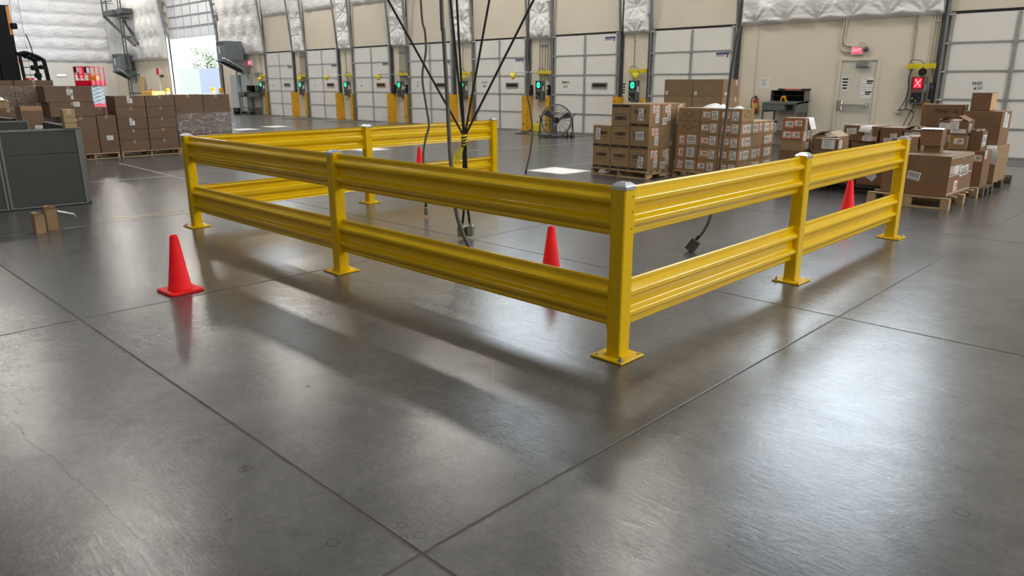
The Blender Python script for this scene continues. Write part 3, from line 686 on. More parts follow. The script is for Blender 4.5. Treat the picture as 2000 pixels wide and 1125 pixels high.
def carton_meshes(w, d, h, m):
    k = (round(w, 3), round(d, 3), round(h, 3), m.name)
    if k in _cart: return _cart[k]
    q = MB(); q.box(-w/2, w/2, -d/2, d/2, 0, h-.004, 0, c=.004); a = q.mesh('body', [m])
    f = MB(); f.box(-w/2+.002, w/2-.002, -d/2+.002, -.0015, 0, .004, 0); b_ = f.mesh('flap', [m])
    tp = MB(); tp.box(-w/2-.0006, w/2+.0006, -.026, .026, h-.0002, h+.0006); tp.box(w/2+.0002, w/2+.0008, -.026, .026, h-.07, h+.0006); tp.box(-w/2-.0008, -w/2-.0002, -.026, .026, h-.07, h+.0006)
    c = tp.mesh('packing_tape', [TAPE]); _cart[k] = (a, b_, c); return _cart[k]
def carton(label, x0, y0, z0, w, d, h, group=None, m=None, rotz=0., stickers=(), texts=(), band=None, openbox=False, cat='box', name='carton'):
    """x0,y0,z0 = minimum corner (before rotation about the centre)"""
    m = m or BOARD; t = thing(name, label, cat, (x0+w/2, y0+d/2, z0), rotz, group)
    w_, d_ = w-.004, d-.004
    a, f, c = carton_meshes(w_, d_, h, m)
    O('body', a, t)
    if not openbox:
        O('flap', f, t, (0, 0, h-.004)); O('flap', f, t, (0, 0, h-.004), PI); O('packing_tape', c, t)
    else:
        for s, ang in ((-1, openbox), (1, openbox*.6)):
            q = MB(); R_ = Matrix.Translation((0, s*d_/2, h-.004)) @ Matrix.Rotation(ang*s, 4, 'X'); q.box(-w_/2, w_/2, min(0, -s*d_*.48), max(0, -s*d_*.48), 0, .004, 0, R=R_); part('flap', q, m, t)
        for s in (-1, 1):
            q = MB(); R_ = Matrix.Translation((s*w_/2, 0, h-.004)) @ Matrix.Rotation(.5*s, 4, 'Y'); q.box(min(0, -s*w_*.4), max(0, -s*w_*.4), -d_/2, d_/2, 0, .004, 0, R=R_); part('flap', q, m, t)
    pos = {'front': (0, -d_/2), 'right': (w_/2, 0), 'left': (-w_/2, 0), 'back': (0, d_/2)}
    for sk in stickers:
        face, kind, u, v, sw, sh = sk[:6]; roll = sk[6] if len(sk) > 6 else 0
        if face == 'front': p = (u*w_/2, -d_/2, h*v)
        elif face == 'right': p = (w_/2, u*d_/2, h*v)
        else: p = (u*w_/2, v*d_/2, h)
        sticker(t, kind, sw, sh, p, face, roll)
    for tx in texts:
        face, body, size, u, v, roll = tx[:6]; mm = tx[6] if len(tx) > 6 else INK
        p = (u*w_/2, -d_/2, h*v) if face == 'front' else (w_/2, u*d_/2, h*v)
        text(t, body, size, p, face, mm, roll, bold=.003, sx=.62)
    if band:
        q = MB()
        for (face, v, hh, wid) in band:
            if face == 'front': q.box(-w_/2*wid, w_/2*wid, -d_/2-.0012, -d_/2+.001, h*v-hh/2, h*v+hh/2)
            else: q.box(w_/2-.001, w_/2+.0012, -d_/2*wid, d_/2*wid, h*v-hh/2, h*v+hh/2)
        part('printed_band', q, INK, t)
    return t

# --- pallet A: square cartons with printed name and dark bottom band
AX, AY = -8.375, 10.66
pallet('wooden pallet under the square cartons with dark bottom bands', AX, AY-.03, 1.21, 1.22)
GA = 'cartons with dark bottom bands'
cw, chh = .395, .375
BR = 'COHERENT'
def a_carton(c, r, dep, y0, dd, label, ups=False, lab=None, side=None):
    tx = [('front', BR, .078, 0, .64, 0), ('front', 'printed', .001, 0, .1, 0)][:1]; bd = [('front', .46, .006, .62), ('front', .085, .036, .93)]
    if ups: tx = [('front', BR, .078, 0, .36, PI)]; bd = [('front', .54, .006, .62), ('front', .90, .036, .93)]
    if dep: tx = []; bd = None
    st = []
    if lab: st.append(lab)
    if side:
        for s in side: st.append(s)
    t = carton(label, AX+c*.402, y0, .125+r*.378, cw, dd, chh, GA, None, 0, st, tx, bd)
    if not dep: text(t, 'FRAGILE', .022, (-.02, -dd/2+.002, chh*(.90 if ups else .085)), 'front', mat('band_print', (.35, .24, .14), .7), PI if ups else 0, off=.0022)
    return t
SIDE = [('right', 'orange', -.25, .78, .085, .14), ('right', 'orange', .38, .78, .10, .13), ('right', 'shipping', .35, .38, .10, .16)]
ROWN = ('bottom', 'middle', 'top'); COLN = ('left', 'middle', 'right')
LAB = {(0, 1): ('front', 'shipping', -.42, .60, .10, .20), (2, 0): ('front', 'shipping', .22, .42, .11, .20, -.12), (2, 1): ('front', 'wide', .05, .60, .17, .14, .06), (2, 2): ('front', 'shipping', .1, .55, .105, .20)}
for r in range(3):
    for c in range(3):
        if r == 2 and c == 0: continue
        a_carton(c, r, 0, AY, .345, 'carton with dark band, front layer, %s row, %s column%s' % (ROWN[r], COLN[c], ', printed upside down' if (r, c) == (2, 1) else ''), (r, c) == (2, 1), LAB.get((c, r)), SIDE if c == 2 else None)
    for dp, (y0, dd) in enumerate(((AY+.352, .46), (AY+.818, .30))):
        for c in (1, 2) if r == 2 else ((0, 2) if r == 1 else (2,)):
            sd = [('right', 'orange', -.35, .75, .08, .13), ('right', 'orange', .05, .82, .10, .12), ('right', 'shipping', .05, .45, .10, .16), ('right', 'wide', -.5, .22, .13, .12)] if c == 2 and (r != 1) else ([('right', 'plain', .5, .2, .06, .08)] if c == 2 else None)
            a_carton(c, r, 1, y0, dd, 'plain-faced carton behind the dark-banded ones, %s row, %s column, %s layer' % (ROWN[r], COLN[c], ('second', 'rear')[dp]), False, None, sd)

# --- pallet B: flat cartons with orange-edged labels
BX, BY = -7.02, 11.27
pallet('wooden pallet under the flat cartons with orange labels', BX-.02, BY-.02, 1.22, 1.3)
GB = 'flat cartons with orange-edged labels'; bh = .212
bw = [.425, .375, .375]; bx = [0, .43, .81]
def J(): return random.uniform(-.1, .1)
LEV = ('lowest', 'second-lowest', 'middle', 'second-highest', 'highest')
for r in range(5):
    for c in range(3):
        st = []
        if c == 0 and r < 3:
            st = [('front', 'orange', -.52, .5, .10, .155, -.15+.07*r), ('front', 'wide', .38, .55, .16, .145, PI/2 if r == 1 else 0)]
        elif c > 0:
            st = [('front', 'orange', -.45+J(), .52, .155, .105, J()*.5), ('front', 'shipping', .45+J(), .5+J()*.5, .115, .14, J()*.5)]
            if c == 2 and r in (1, 2, 3): st += [('right', 'orange', -.5+J(), .5, .09, .15, J()*.5), ('right', 'wide', .25+J(), .5, .18, .135, J()*.4)]
        t = carton('flat carton, %s level, %s column of the orange-label stack' % (LEV[r], COLN[c]), BX+bx[c]+(r*.004), BY, .125+r*.2135, bw[c], .43, bh, GB, None, random.uniform(-.012, .012), st)
        if (c == 0 and r > 2) or (c == 2 and r == 4):
            q = MB(); dy = -.215-.0012; pr = [(-.10, 0), (0, .055), (.10, 0), (0, -.055)]
            for k in range(4):
                a, e = pr[k], pr[(k+1) % 4]
                if c == 0: q.bar((a[0], -.2145, .12+a[1]), (e[0], -.2145, .12+e[1]), .004, .004)
                else: q.bar((bw[2]/2-.001, a[0]*1.3, .12+a[1]), (bw[2]/2-.001, e[0]*1.3, .12+e[1]), .004, .004)
            part('printed_diamond', q, BROWNINK, t)
    if r < 4:
        for k in range(2):
            carton('flat carton, %s level, right side %s row of the orange-label stack' % (LEV[r], ('second', 'third')[k]), BX+.80, BY+.435+k*.41, .125+r*.2135-.012*r*0, .38, .405, bh-.002, GB, None, 0,
                   [('right', 'wide', -.25+J()*2, .5, .17, .13, J()*.6), ('right', 'orange', .5+J(), .55, .09, .14, J()*.5)] if (r, k) != (2, 0) else [])
# crumpled film on top of B
def crumple(name, label, loc, w, d, h, m, seed=0, cat='plastic sheet'):
    V = []; F = []; nx, ny = 14, 12
    for j in range(ny+1):
        for i in range(nx+1):
            u, v = i/nx-.5, j/ny-.5; e = max(0, 1-4*(u*u+v*v))
            z = h*e*(.35+.9*abs(noise.noise(Vector((u*7+seed, v*7, seed)))))
            V.append((u*w*(1+.1*noise.noise(Vector((v*5, seed, 0)))), v*d, .002+max(0, z)))
    for j in range(ny):
        for i in range(nx): a = j*(nx+1)+i; F.append((a, a+1, a+nx+2, a+nx+1))
    q = MB(); q.add(V, F, 0, True); o = part(name, q, m, None, loc); return tag(o, label, cat)
CLEARP = mat('clear_white_plastic', (.8, .8, .8), .25)
crumple('plastic_wrap', 'crumpled clear plastic lying on top of the orange-label cartons', (-6.42, 11.50, .125+5*.2135), .5, .34, .10, CLEARP, 2)
crumple('plastic_bag', 'small white plastic scrap on the right top orange-label carton', (-6.03, 11.55, .125+5*.2135), .18, .2, .05, CLEARP, 5)

# --- pallet C: large brown cartons by the wall
CX, CY = -10.35, 15.95
pallet('wooden pallet under the four large plain cartons near the fire extinguisher', CX, CY, 1.60, .76)
for r in range(4):
    for c in range(2):
        carton('large plain carton, %s of four levels, %s column, behind the orange-label stack' % (('lowest', 'second', 'third', 'topmost')[r], ('left', 'right')[c]), CX+.0+c*.80, CY, .125+r*.387, .79, .74, .385, 'large plain cartons', BOARD, 0,
               [('front', 'plain', -.82, .18, .07, .09)]+([('right', 'orange', .7, .8, .09, .12), ('right', 'plain', -.6, .15, .10, .06)] if c == 1 else []))
# --- black plastic pallet with D, E, F stacks
DX, DY = -5.25, 11.45
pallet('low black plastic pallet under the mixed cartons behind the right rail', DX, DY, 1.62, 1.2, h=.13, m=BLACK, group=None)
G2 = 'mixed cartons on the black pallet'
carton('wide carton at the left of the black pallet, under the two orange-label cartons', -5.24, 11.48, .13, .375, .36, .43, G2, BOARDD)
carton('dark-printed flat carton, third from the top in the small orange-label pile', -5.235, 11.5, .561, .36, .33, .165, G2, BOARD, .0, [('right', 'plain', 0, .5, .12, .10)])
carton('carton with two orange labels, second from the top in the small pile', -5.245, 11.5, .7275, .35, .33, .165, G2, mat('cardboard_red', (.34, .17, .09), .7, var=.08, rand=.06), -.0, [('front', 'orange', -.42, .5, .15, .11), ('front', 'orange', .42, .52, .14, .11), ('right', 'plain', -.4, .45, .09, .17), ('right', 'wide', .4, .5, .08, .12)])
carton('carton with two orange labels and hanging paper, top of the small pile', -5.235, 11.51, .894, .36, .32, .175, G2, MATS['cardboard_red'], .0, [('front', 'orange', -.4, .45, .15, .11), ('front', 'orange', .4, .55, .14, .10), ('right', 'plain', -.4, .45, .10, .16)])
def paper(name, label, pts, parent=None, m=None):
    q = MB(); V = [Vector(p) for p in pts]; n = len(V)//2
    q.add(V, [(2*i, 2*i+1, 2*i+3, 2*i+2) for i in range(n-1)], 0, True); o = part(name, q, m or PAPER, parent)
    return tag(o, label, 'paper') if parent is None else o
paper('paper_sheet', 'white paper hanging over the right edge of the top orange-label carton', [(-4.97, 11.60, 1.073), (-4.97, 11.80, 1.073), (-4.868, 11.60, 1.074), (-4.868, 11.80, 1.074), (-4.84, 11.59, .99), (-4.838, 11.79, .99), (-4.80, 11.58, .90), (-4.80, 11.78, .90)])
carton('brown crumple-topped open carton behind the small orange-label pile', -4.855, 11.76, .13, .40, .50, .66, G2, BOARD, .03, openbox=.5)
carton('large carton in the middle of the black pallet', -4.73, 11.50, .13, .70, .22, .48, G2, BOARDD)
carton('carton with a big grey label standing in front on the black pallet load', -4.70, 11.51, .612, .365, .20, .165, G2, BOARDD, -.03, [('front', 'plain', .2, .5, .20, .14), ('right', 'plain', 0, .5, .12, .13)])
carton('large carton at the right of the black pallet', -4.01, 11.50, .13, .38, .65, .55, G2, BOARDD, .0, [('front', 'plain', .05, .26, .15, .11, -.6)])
GF = 'row of cartons behind the right end post'
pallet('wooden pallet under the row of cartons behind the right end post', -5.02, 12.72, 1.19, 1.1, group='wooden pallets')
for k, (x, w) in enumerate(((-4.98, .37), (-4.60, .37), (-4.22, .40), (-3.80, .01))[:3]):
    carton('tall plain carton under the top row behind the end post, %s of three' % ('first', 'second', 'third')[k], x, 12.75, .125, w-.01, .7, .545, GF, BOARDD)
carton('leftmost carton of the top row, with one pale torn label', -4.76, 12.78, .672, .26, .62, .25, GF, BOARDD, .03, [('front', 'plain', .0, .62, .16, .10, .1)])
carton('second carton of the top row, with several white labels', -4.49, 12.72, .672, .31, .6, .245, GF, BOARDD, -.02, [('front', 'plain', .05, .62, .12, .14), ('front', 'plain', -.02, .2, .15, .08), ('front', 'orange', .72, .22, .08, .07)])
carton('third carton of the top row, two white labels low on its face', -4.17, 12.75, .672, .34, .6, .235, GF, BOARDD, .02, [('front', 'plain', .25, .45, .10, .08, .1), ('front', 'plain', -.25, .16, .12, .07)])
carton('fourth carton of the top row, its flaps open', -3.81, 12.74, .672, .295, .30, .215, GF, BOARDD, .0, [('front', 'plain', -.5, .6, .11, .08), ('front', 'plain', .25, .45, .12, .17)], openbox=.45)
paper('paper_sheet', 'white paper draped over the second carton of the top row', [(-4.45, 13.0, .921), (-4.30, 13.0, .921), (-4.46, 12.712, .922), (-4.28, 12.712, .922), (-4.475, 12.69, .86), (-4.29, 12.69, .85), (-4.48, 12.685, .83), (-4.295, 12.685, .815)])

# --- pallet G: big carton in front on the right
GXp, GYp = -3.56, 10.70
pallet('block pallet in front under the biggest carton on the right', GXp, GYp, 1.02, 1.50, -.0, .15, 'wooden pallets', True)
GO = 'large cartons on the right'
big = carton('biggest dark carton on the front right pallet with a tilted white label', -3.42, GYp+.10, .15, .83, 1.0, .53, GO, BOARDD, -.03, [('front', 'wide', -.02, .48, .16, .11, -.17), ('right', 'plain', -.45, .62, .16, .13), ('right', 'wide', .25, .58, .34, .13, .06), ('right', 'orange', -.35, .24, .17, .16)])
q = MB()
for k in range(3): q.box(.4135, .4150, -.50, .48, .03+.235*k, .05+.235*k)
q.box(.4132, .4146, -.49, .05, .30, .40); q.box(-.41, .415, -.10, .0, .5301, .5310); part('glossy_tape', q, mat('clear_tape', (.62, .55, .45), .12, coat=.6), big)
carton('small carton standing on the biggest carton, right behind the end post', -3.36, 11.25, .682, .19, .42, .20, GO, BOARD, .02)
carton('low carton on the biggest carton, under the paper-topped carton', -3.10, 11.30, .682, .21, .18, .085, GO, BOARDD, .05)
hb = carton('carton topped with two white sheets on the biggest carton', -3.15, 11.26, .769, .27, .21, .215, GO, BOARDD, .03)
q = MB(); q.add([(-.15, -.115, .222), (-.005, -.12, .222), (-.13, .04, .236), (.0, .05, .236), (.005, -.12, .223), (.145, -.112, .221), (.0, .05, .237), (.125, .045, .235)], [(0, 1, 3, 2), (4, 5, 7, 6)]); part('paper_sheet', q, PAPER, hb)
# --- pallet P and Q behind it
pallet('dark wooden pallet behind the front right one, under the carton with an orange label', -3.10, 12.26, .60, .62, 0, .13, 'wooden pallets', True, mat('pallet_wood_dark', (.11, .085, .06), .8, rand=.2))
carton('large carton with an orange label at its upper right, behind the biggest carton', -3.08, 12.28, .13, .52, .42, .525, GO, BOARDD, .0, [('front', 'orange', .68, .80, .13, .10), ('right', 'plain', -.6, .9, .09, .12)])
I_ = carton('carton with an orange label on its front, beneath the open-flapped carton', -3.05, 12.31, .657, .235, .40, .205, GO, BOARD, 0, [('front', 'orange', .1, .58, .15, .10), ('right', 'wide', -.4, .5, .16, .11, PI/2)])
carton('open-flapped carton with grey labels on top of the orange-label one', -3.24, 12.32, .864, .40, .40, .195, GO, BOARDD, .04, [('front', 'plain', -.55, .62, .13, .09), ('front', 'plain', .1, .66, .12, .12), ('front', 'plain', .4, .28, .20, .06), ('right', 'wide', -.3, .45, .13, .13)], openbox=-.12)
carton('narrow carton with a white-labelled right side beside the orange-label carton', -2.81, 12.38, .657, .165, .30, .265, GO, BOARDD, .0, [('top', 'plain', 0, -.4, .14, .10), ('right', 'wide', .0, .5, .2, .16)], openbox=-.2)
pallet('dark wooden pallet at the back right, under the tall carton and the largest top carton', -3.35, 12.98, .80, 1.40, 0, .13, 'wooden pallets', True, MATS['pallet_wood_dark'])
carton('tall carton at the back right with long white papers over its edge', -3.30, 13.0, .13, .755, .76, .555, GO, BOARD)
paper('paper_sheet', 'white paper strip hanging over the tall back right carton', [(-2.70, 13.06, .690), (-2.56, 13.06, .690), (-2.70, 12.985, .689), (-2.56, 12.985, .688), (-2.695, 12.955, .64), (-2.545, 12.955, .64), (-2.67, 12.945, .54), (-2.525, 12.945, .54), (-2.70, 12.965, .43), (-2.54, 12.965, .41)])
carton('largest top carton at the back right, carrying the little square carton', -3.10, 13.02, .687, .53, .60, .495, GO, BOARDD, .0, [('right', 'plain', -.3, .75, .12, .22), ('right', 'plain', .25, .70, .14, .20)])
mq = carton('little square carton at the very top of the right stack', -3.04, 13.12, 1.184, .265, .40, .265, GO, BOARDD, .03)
q = MB(); q.box(.1308, .1322, -.19, .19, .01, .255); part('lit_side', q, mat('cardboard_lit', (.62, .40, .20), .6), mq)  # orange light on the carton's right side, painted as a brighter panel
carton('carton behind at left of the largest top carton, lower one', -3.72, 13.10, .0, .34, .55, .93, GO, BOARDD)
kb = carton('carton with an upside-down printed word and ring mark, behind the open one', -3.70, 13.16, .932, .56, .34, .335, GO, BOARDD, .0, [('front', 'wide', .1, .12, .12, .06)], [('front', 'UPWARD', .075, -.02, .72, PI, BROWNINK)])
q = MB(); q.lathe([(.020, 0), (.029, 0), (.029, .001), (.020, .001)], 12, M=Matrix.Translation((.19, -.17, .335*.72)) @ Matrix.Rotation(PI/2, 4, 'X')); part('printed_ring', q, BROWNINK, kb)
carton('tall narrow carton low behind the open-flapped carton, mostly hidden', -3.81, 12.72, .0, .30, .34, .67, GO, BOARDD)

# ------------------------------------------------------------------ left pallets
GL = 'large cartons on the left pallets'; LX = -18.05
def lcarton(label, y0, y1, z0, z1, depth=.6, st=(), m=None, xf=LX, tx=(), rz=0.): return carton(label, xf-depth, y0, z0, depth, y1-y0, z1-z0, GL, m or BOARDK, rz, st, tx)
o = pallet('wooden pallet under the tall mixed cartons, left of the two', LX, 4.72, 1.02, 1.10, PI/2, .125); o.location = (LX+.03, 4.74, 0)
o = pallet('wooden pallet with a stamped mark, under the two columns of five cartons', LX, 5.8, 1.30, 1.10, PI/2, .125); o.location = (LX+.03, 5.80, 0)
text(o, 'ISPM 15', .06, (.62, 0, .09), 'front', INK, 0, bold=.002, off=.004)
lcarton('tall upright carton on the left pallet, under two long cartons', 4.78, 5.385, .125, .925, .62)
lcarton('narrow upright carton with a label low at right on the left pallet', 5.395, 5.79, .125, .935, .6, [('right', 'plain', .1, .40, .13, .10)])
lcarton('long flat carton, second from the top of the left pallet stack', 4.52, 5.40, .93, 1.235, .6, [('right', 'plain', .2, .85, .12, .10)])
lcarton('long carton on top of the left pallet stack, with a white label', 4.47, 5.385, 1.237, 1.565, .6, [('right', 'plain', .05, .62, .12, .12), ('right', 'plain', .12, .35, .05, .12)])
lcarton('small carton behind, on the narrow upright carton', 5.43, 5.70, .94, 1.11, .3, xf=LX-.25)
for c, (y0, y1) in enumerate(((5.80, 6.445), (6.455, 7.10))):
    zz = .125
    for r in range(5):
        st = []
        if c == 0 and r in (2, 4): st = [('right', 'plain', -.02, .55, .11, .10), ('right', 'plain', -.12, .85, .05, .08)]
        lcarton('carton %s in the %s column of five on the stamped pallet' % (('at the bottom', 'second from the bottom', 'in the middle', 'second from the top', 'on top')[r], ('left', 'right')[c]), y0+.004*r, y1+.004*r, zz, zz+.243, .6, st); zz += .2445
# shrink-wrapped pair at the right of the left group
pallet('wooden pallet under the shrink-wrapped pair of tall cartons', -19.35, 7.20, 1.1, 1.36, 0, .125)
for r, (z0, z1) in enumerate(((.125, .51), (.512, .895), (.897, 1.35))):
    for c in range(2): lcarton('carton of the half-wrapped stack, %s level, %s column' % (('lowest', 'middle', 'top')[r], ('left', 'right')[c]), 7.22+c*.675, 7.22+c*.675+.668, z0, z1, 1.0, [], None, -18.28)
def film_wrap(label, x0, x1, y0, y1, z0, z1, seed):
    pts = []
    def ring(z, k):
        P = []
        for (a, c, nx) in (((x1, y0), (x1, y1), 18), ((x1, y1), (x0, y1), 8), ((x0, y1), (x0, y0), 10), ((x0, y0), (x1, y0), 8)):
            for i in range(nx): t = i/nx; P.append(Vector((a[0]+(c[0]-a[0])*t, a[1]+(c[1]-a[1])*t, z)))
        return P
    nz = 14; V = []; F = []; cx, cy = (x0+x1)/2, (y0+y1)/2
    for k in range(nz+1):
        R_ = ring(z0+(z1-z0)*k/nz, k); n = len(R_)
        for p in R_:
            d = .012+.014*abs(noise.noise(Vector((p.x*3+seed, p.y*6, p.z*7)))); q_ = Vector((p.x-cx, p.y-cy, 0)); q_.normalize(); V.append(p+q_*d)
    for k in range(nz):
        for i in range(n): F.append((k*n+i, k*n+(i+1) % n, (k+1)*n+(i+1) % n, (k+1)*n+i))
    q = MB(); q.add(V, F, 0, True); o = part('stretch_wrap', q, FILM, None); return tag(o, label, 'plastic wrap')
film_wrap('clear stretch film around the lower half of the two-column stack beside the barrier', -19.30, -18.27, 7.20, 8.58, .14, .93, 1)
film_wrap('second layer of clear stretch film on the half-wrapped stack, glinting', -19.32, -18.25, 7.18, 8.60, .45, .91, 7)
# far-left wrapped stack
pallet('wooden pallet under the far left shrink-wrapped stack', -20.2, 3.30, 1.0, 1.75, 0, .125)
for c, (y0, y1) in enumerate(((3.45, 4.21), (4.22, 4.98))):
    zz = .125
    for r, hh in enumerate((.36, .36, .36, .395, .09)):
        lcarton('carton of the far left wrapped stack, %s, %s column' % (('lowest level', 'second level', 'third level', 'fourth level', 'thin top box')[r], ('left', 'right')[c]), y0, y1, zz, zz+hh-.002, .9, [], None, -19.25); zz += hh
film_wrap('clear stretch film wound around the far left stack of cartons', -20.17, -19.23, 3.43, 5.0, .14, 1.58, 3)
carton('small red carton lying on the far left wrapped stack', -19.8, 4.55, 1.697, .2, .16, .04, None, LIFTR)

# ------------------------------------------------------------------ grey fabric partition bin
def fabric_panel(label, p0, p1, h, seams, ends=True):
    p0, p1 = Vector((*p0, 0)), Vector((*p1, 0)); L = (p1-p0).length; ang = math.atan2(p1.y-p0.y, p1.x-p0.x)
    t = thing('office_partition', label, 'partition', p0, ang, 'grey office partitions')
    zs = [.03]+seams+[h-.02]
    for k in range(len(zs)-1):
        q = MB(); q.box(.03, L-.03, -.022, .022, zs[k]+.003, zs[k+1]-.003, c=.004); part('fabric_tile', q, FABRIC, t)
    q = MB(); q.box(0, .03, -.03, .03, .012, h, c=.003); q.box(L-.03, L, -.03, .03, .012, h, c=.003); q.box(0, L, -.028, .028, h-.02, h+.004); q.box(0, L, -.025, .025, .012, .034); part('trim', q, PTRIM, t)
    q = MB(); q.box(.02, .06, -.02, .02, 0, .012); q.box(L-.06, L-.02, -.02, .02, 0, .012); q.box(.0, L, -.027, .027, .004, .012); part('glide', q, RUBBER, t)
    return t
fabric_panel('dark grey fabric partition facing front, forming the near side of the bin', (-11.45, 2.22), (-11.37, 3.13), 1.035, [.715])
fabric_panel('dark grey fabric partition at the far left edge, beside the near side of the bin', (-11.55, 1.15), (-11.452, 2.205), 1.035, [.715])
fabric_panel('grey fabric partition at the back of the bin, its top edge seen behind the near side', (-14.44, 2.0), (-14.28, 3.235), 1.035, [.715])
fabric_panel('grey fabric partition closing the right side of the bin, running back', (-11.42, 3.165), (-13.75, 3.335), 1.035, [.715])
fabric_panel('grey fabric partition farthest back in the bin, top edge at the left picture border', (-16.3, 3.235), (-15.2, 3.235), 1.035, [.715])
ob = carton('tan carton balanced on the corner of the grey partition', -11.50, 2.985, 1.04, .20, .145, .25, None, mat('cardboard_tan', (.40, .29, .15), .7, rand=.05), -.1)
q = MB(); q.box(.098, .0995, -.07, .07, .07, .074); q.box(.098, .0995, -.07, .07, .145, .149); part('printed_line', q, BROWNINK, ob)
carton('supporting carton with a white label, beneath the brown shiny-taped carton', -15.12, 3.26, 0, .40, .36, .945, None, BOARDK, 0, [('right', 'plain', .3, .96, .12, .06)])
bb = carton('brown carton with a shiny taped lid, in the partition bin', -15.08, 3.25, .946, .33, .33, .30, None, BOARDK, .03)
q = MB(); q.box(.1635, .165, -.16, .16, .235, .30); part('lid_strip', q, mat('lid_orange', (.38, .21, .10), .4), bb)
carton('filler carton low at the left behind the partitions', -17.35, 3.30, 0, .5, .45, 1.16, None, BOARDK)
carton('small open carton with white padding at the left picture border', -17.15, 3.33, 1.161, .22, .24, .13, None, BOARD, .1, (), openbox=-.3)
crumple('packing_paper', 'crumpled white packing paper heaped in the small open carton', (-17.04, 3.45, 1.312), .18, .18, .12, PAPER, 8, 'paper')
carton('filler carton under the black bag behind the right partition', -14.50, 3.66, 0, .3, .34, .98, None, BOARDK)
crumple('black_bag', 'crumpled black plastic bag right of the brown carton in the bin', (-14.35, 3.83, .982), .28, .32, .24, BAGBLK, 12, 'bag')
# torn cardboard tubes on the floor
def upright_box(label, x, y, w, d, h, rz, torn=True):
    t = thing('cardboard_sleeve', label, 'cardboard', (x, y, 0), rz, 'upright cardboard sleeves on the floor'); m = mat('sleeve_board', (.36, .24, .13), .72, var=.1, rand=.06)
    T = .006; hs = [h, h*.93, h*.97, h*.9]
    for k, (a, c, e, f) in enumerate(((-w/2, w/2, -d/2, -d/2+T), (-w/2, w/2, d/2-T, d/2), (-w/2, -w/2+T, -d/2, d/2), (w/2-T, w/2, -d/2, d/2))):
        q = MB(); q.box(a, c, e, f, 0, hs[k]); part('side', q, m, t)
    q = MB(); q.add([(-w/2, -d/2, h), (w/2, -d/2, h), (w/2*.8, -d/2+.05, h+.012), (-w/2*.9, -d/2+.055, h+.004)], [(0, 1, 2, 3)]); q.add([(w/2, -d/2, h*.9), (w/2, d/2, h*.9), (w/2+.03, d/2*.8, h*.9+.02), (w/2+.04, -d/2*.6, h*.9+.01)], [(0, 1, 2, 3)]); part('torn_flap', q, BOARDL, t)
    return t
upright_box('torn upright cardboard sleeve on the floor, left of the pair by the partition', -9.485, 2.075, .085, .11, .235, .15)
s2 = upright_box('torn upright cardboard sleeve on the floor, right of the pair, with loose white tape', -9.60, 2.235, .10, .12, .275, -.1)
q = MB(); q.add([(.0, .07, .22), (.01, .07, .20), (-.02, .16, .19), (-.01, .16, .17), (.02, .23, .17), (.03, .23, .15), (.04, .25, .11), (.06, .25, .11)], [(0, 1, 3, 2), (2, 3, 5, 4), (4, 5, 7, 6)]); part('loose_tape', q, PAPER, s2)

# ------------------------------------------------------------------ things on the dock wall
def ctrl(x, label, red=False, z=1.04):
    t = thing('dock_control_box', label, 'control box', (x+.05, YW, z), 0, 'dock control boxes'); t.scale = (.74, .85, 1)
    q = MB(); q.box(0, .40, -.20, 0, 0, .62, c=.012); part('housing', q, CTRL, t)
    q = MB(); q.box(.035, .365, -.205, -.195, .34, .60, c=.003); part('light_panel', q, REDD if red else mat('lamp_bezel', (.012, .016, .014), .35), t)
    q = MB()
    if not red:
        q.lathe([(0, 0), (.098, 0), (.098, .008), (.085, .012), (0, .012)], 24, 0, M=Matrix.Translation((.20, -.205, .475)) @ Matrix.Rotation(PI/2, 4, 'X'))
        part('signal_lamp', q, GREEN, t)
        q = MB(); q.lathe([(0, 0), (.035, 0), (.035, .002), (0, .002)], 16, 0, M=Matrix.Translation((.20, -.217, .475)) @ Matrix.Rotation(PI/2, 4, 'X')); part('lamp_centre', q, GREENB, t)
    else:
        q.box(.09, .31, -.2085, -.2045, .365, .585); part('signal_lamp', q, REDL, t); q = MB()
        for a in (1, -1): q.bar((.20-.085, -.210, .475-a*.085), (.20+.085, -.210, .475+a*.085), .004, .022)
        part('signal_cross', q, REDX, t)
    q = MB(); q.box(.05, .35, -.204, -.196, .04, .26, c=.003); part('button_panel', q, BLACK, t)
    for (bx_, bz, mm) in ((.10, .13, WHITE), (.20, .08, WHITE), (.29, .14, STEEL), (.20, .20, STEEL)):
        q = MB(); q.cyl((bx_, -.203, bz), (bx_, -.216, bz), .018, 10); part('push_button', q, mm, t)
    q = MB(); q.box(.06, .32, -.2035, -.2015, .285, .30); part('status_strip', q, REDD if red else GREENB, t)
    q = MB(); q.box(.396, .4025, -.15, -.05, .28, .44); part('rating_label', q, PAPER, t)
    q = MB(); q.tube(smooth([(.10, -.10, .02), (.06, -.12, -.10), (.02, -.10, -.20), (-.03, -.06, -.16), (-.06, -.03, -.10)]), .008, 6); q.tube(smooth([(.22, -.10, .02), (.24, -.13, -.12), (.16, -.12, -.19), (.06, -.08, -.16)]), .008, 6); part('flex_lead', q, CONDG, t)
    return t
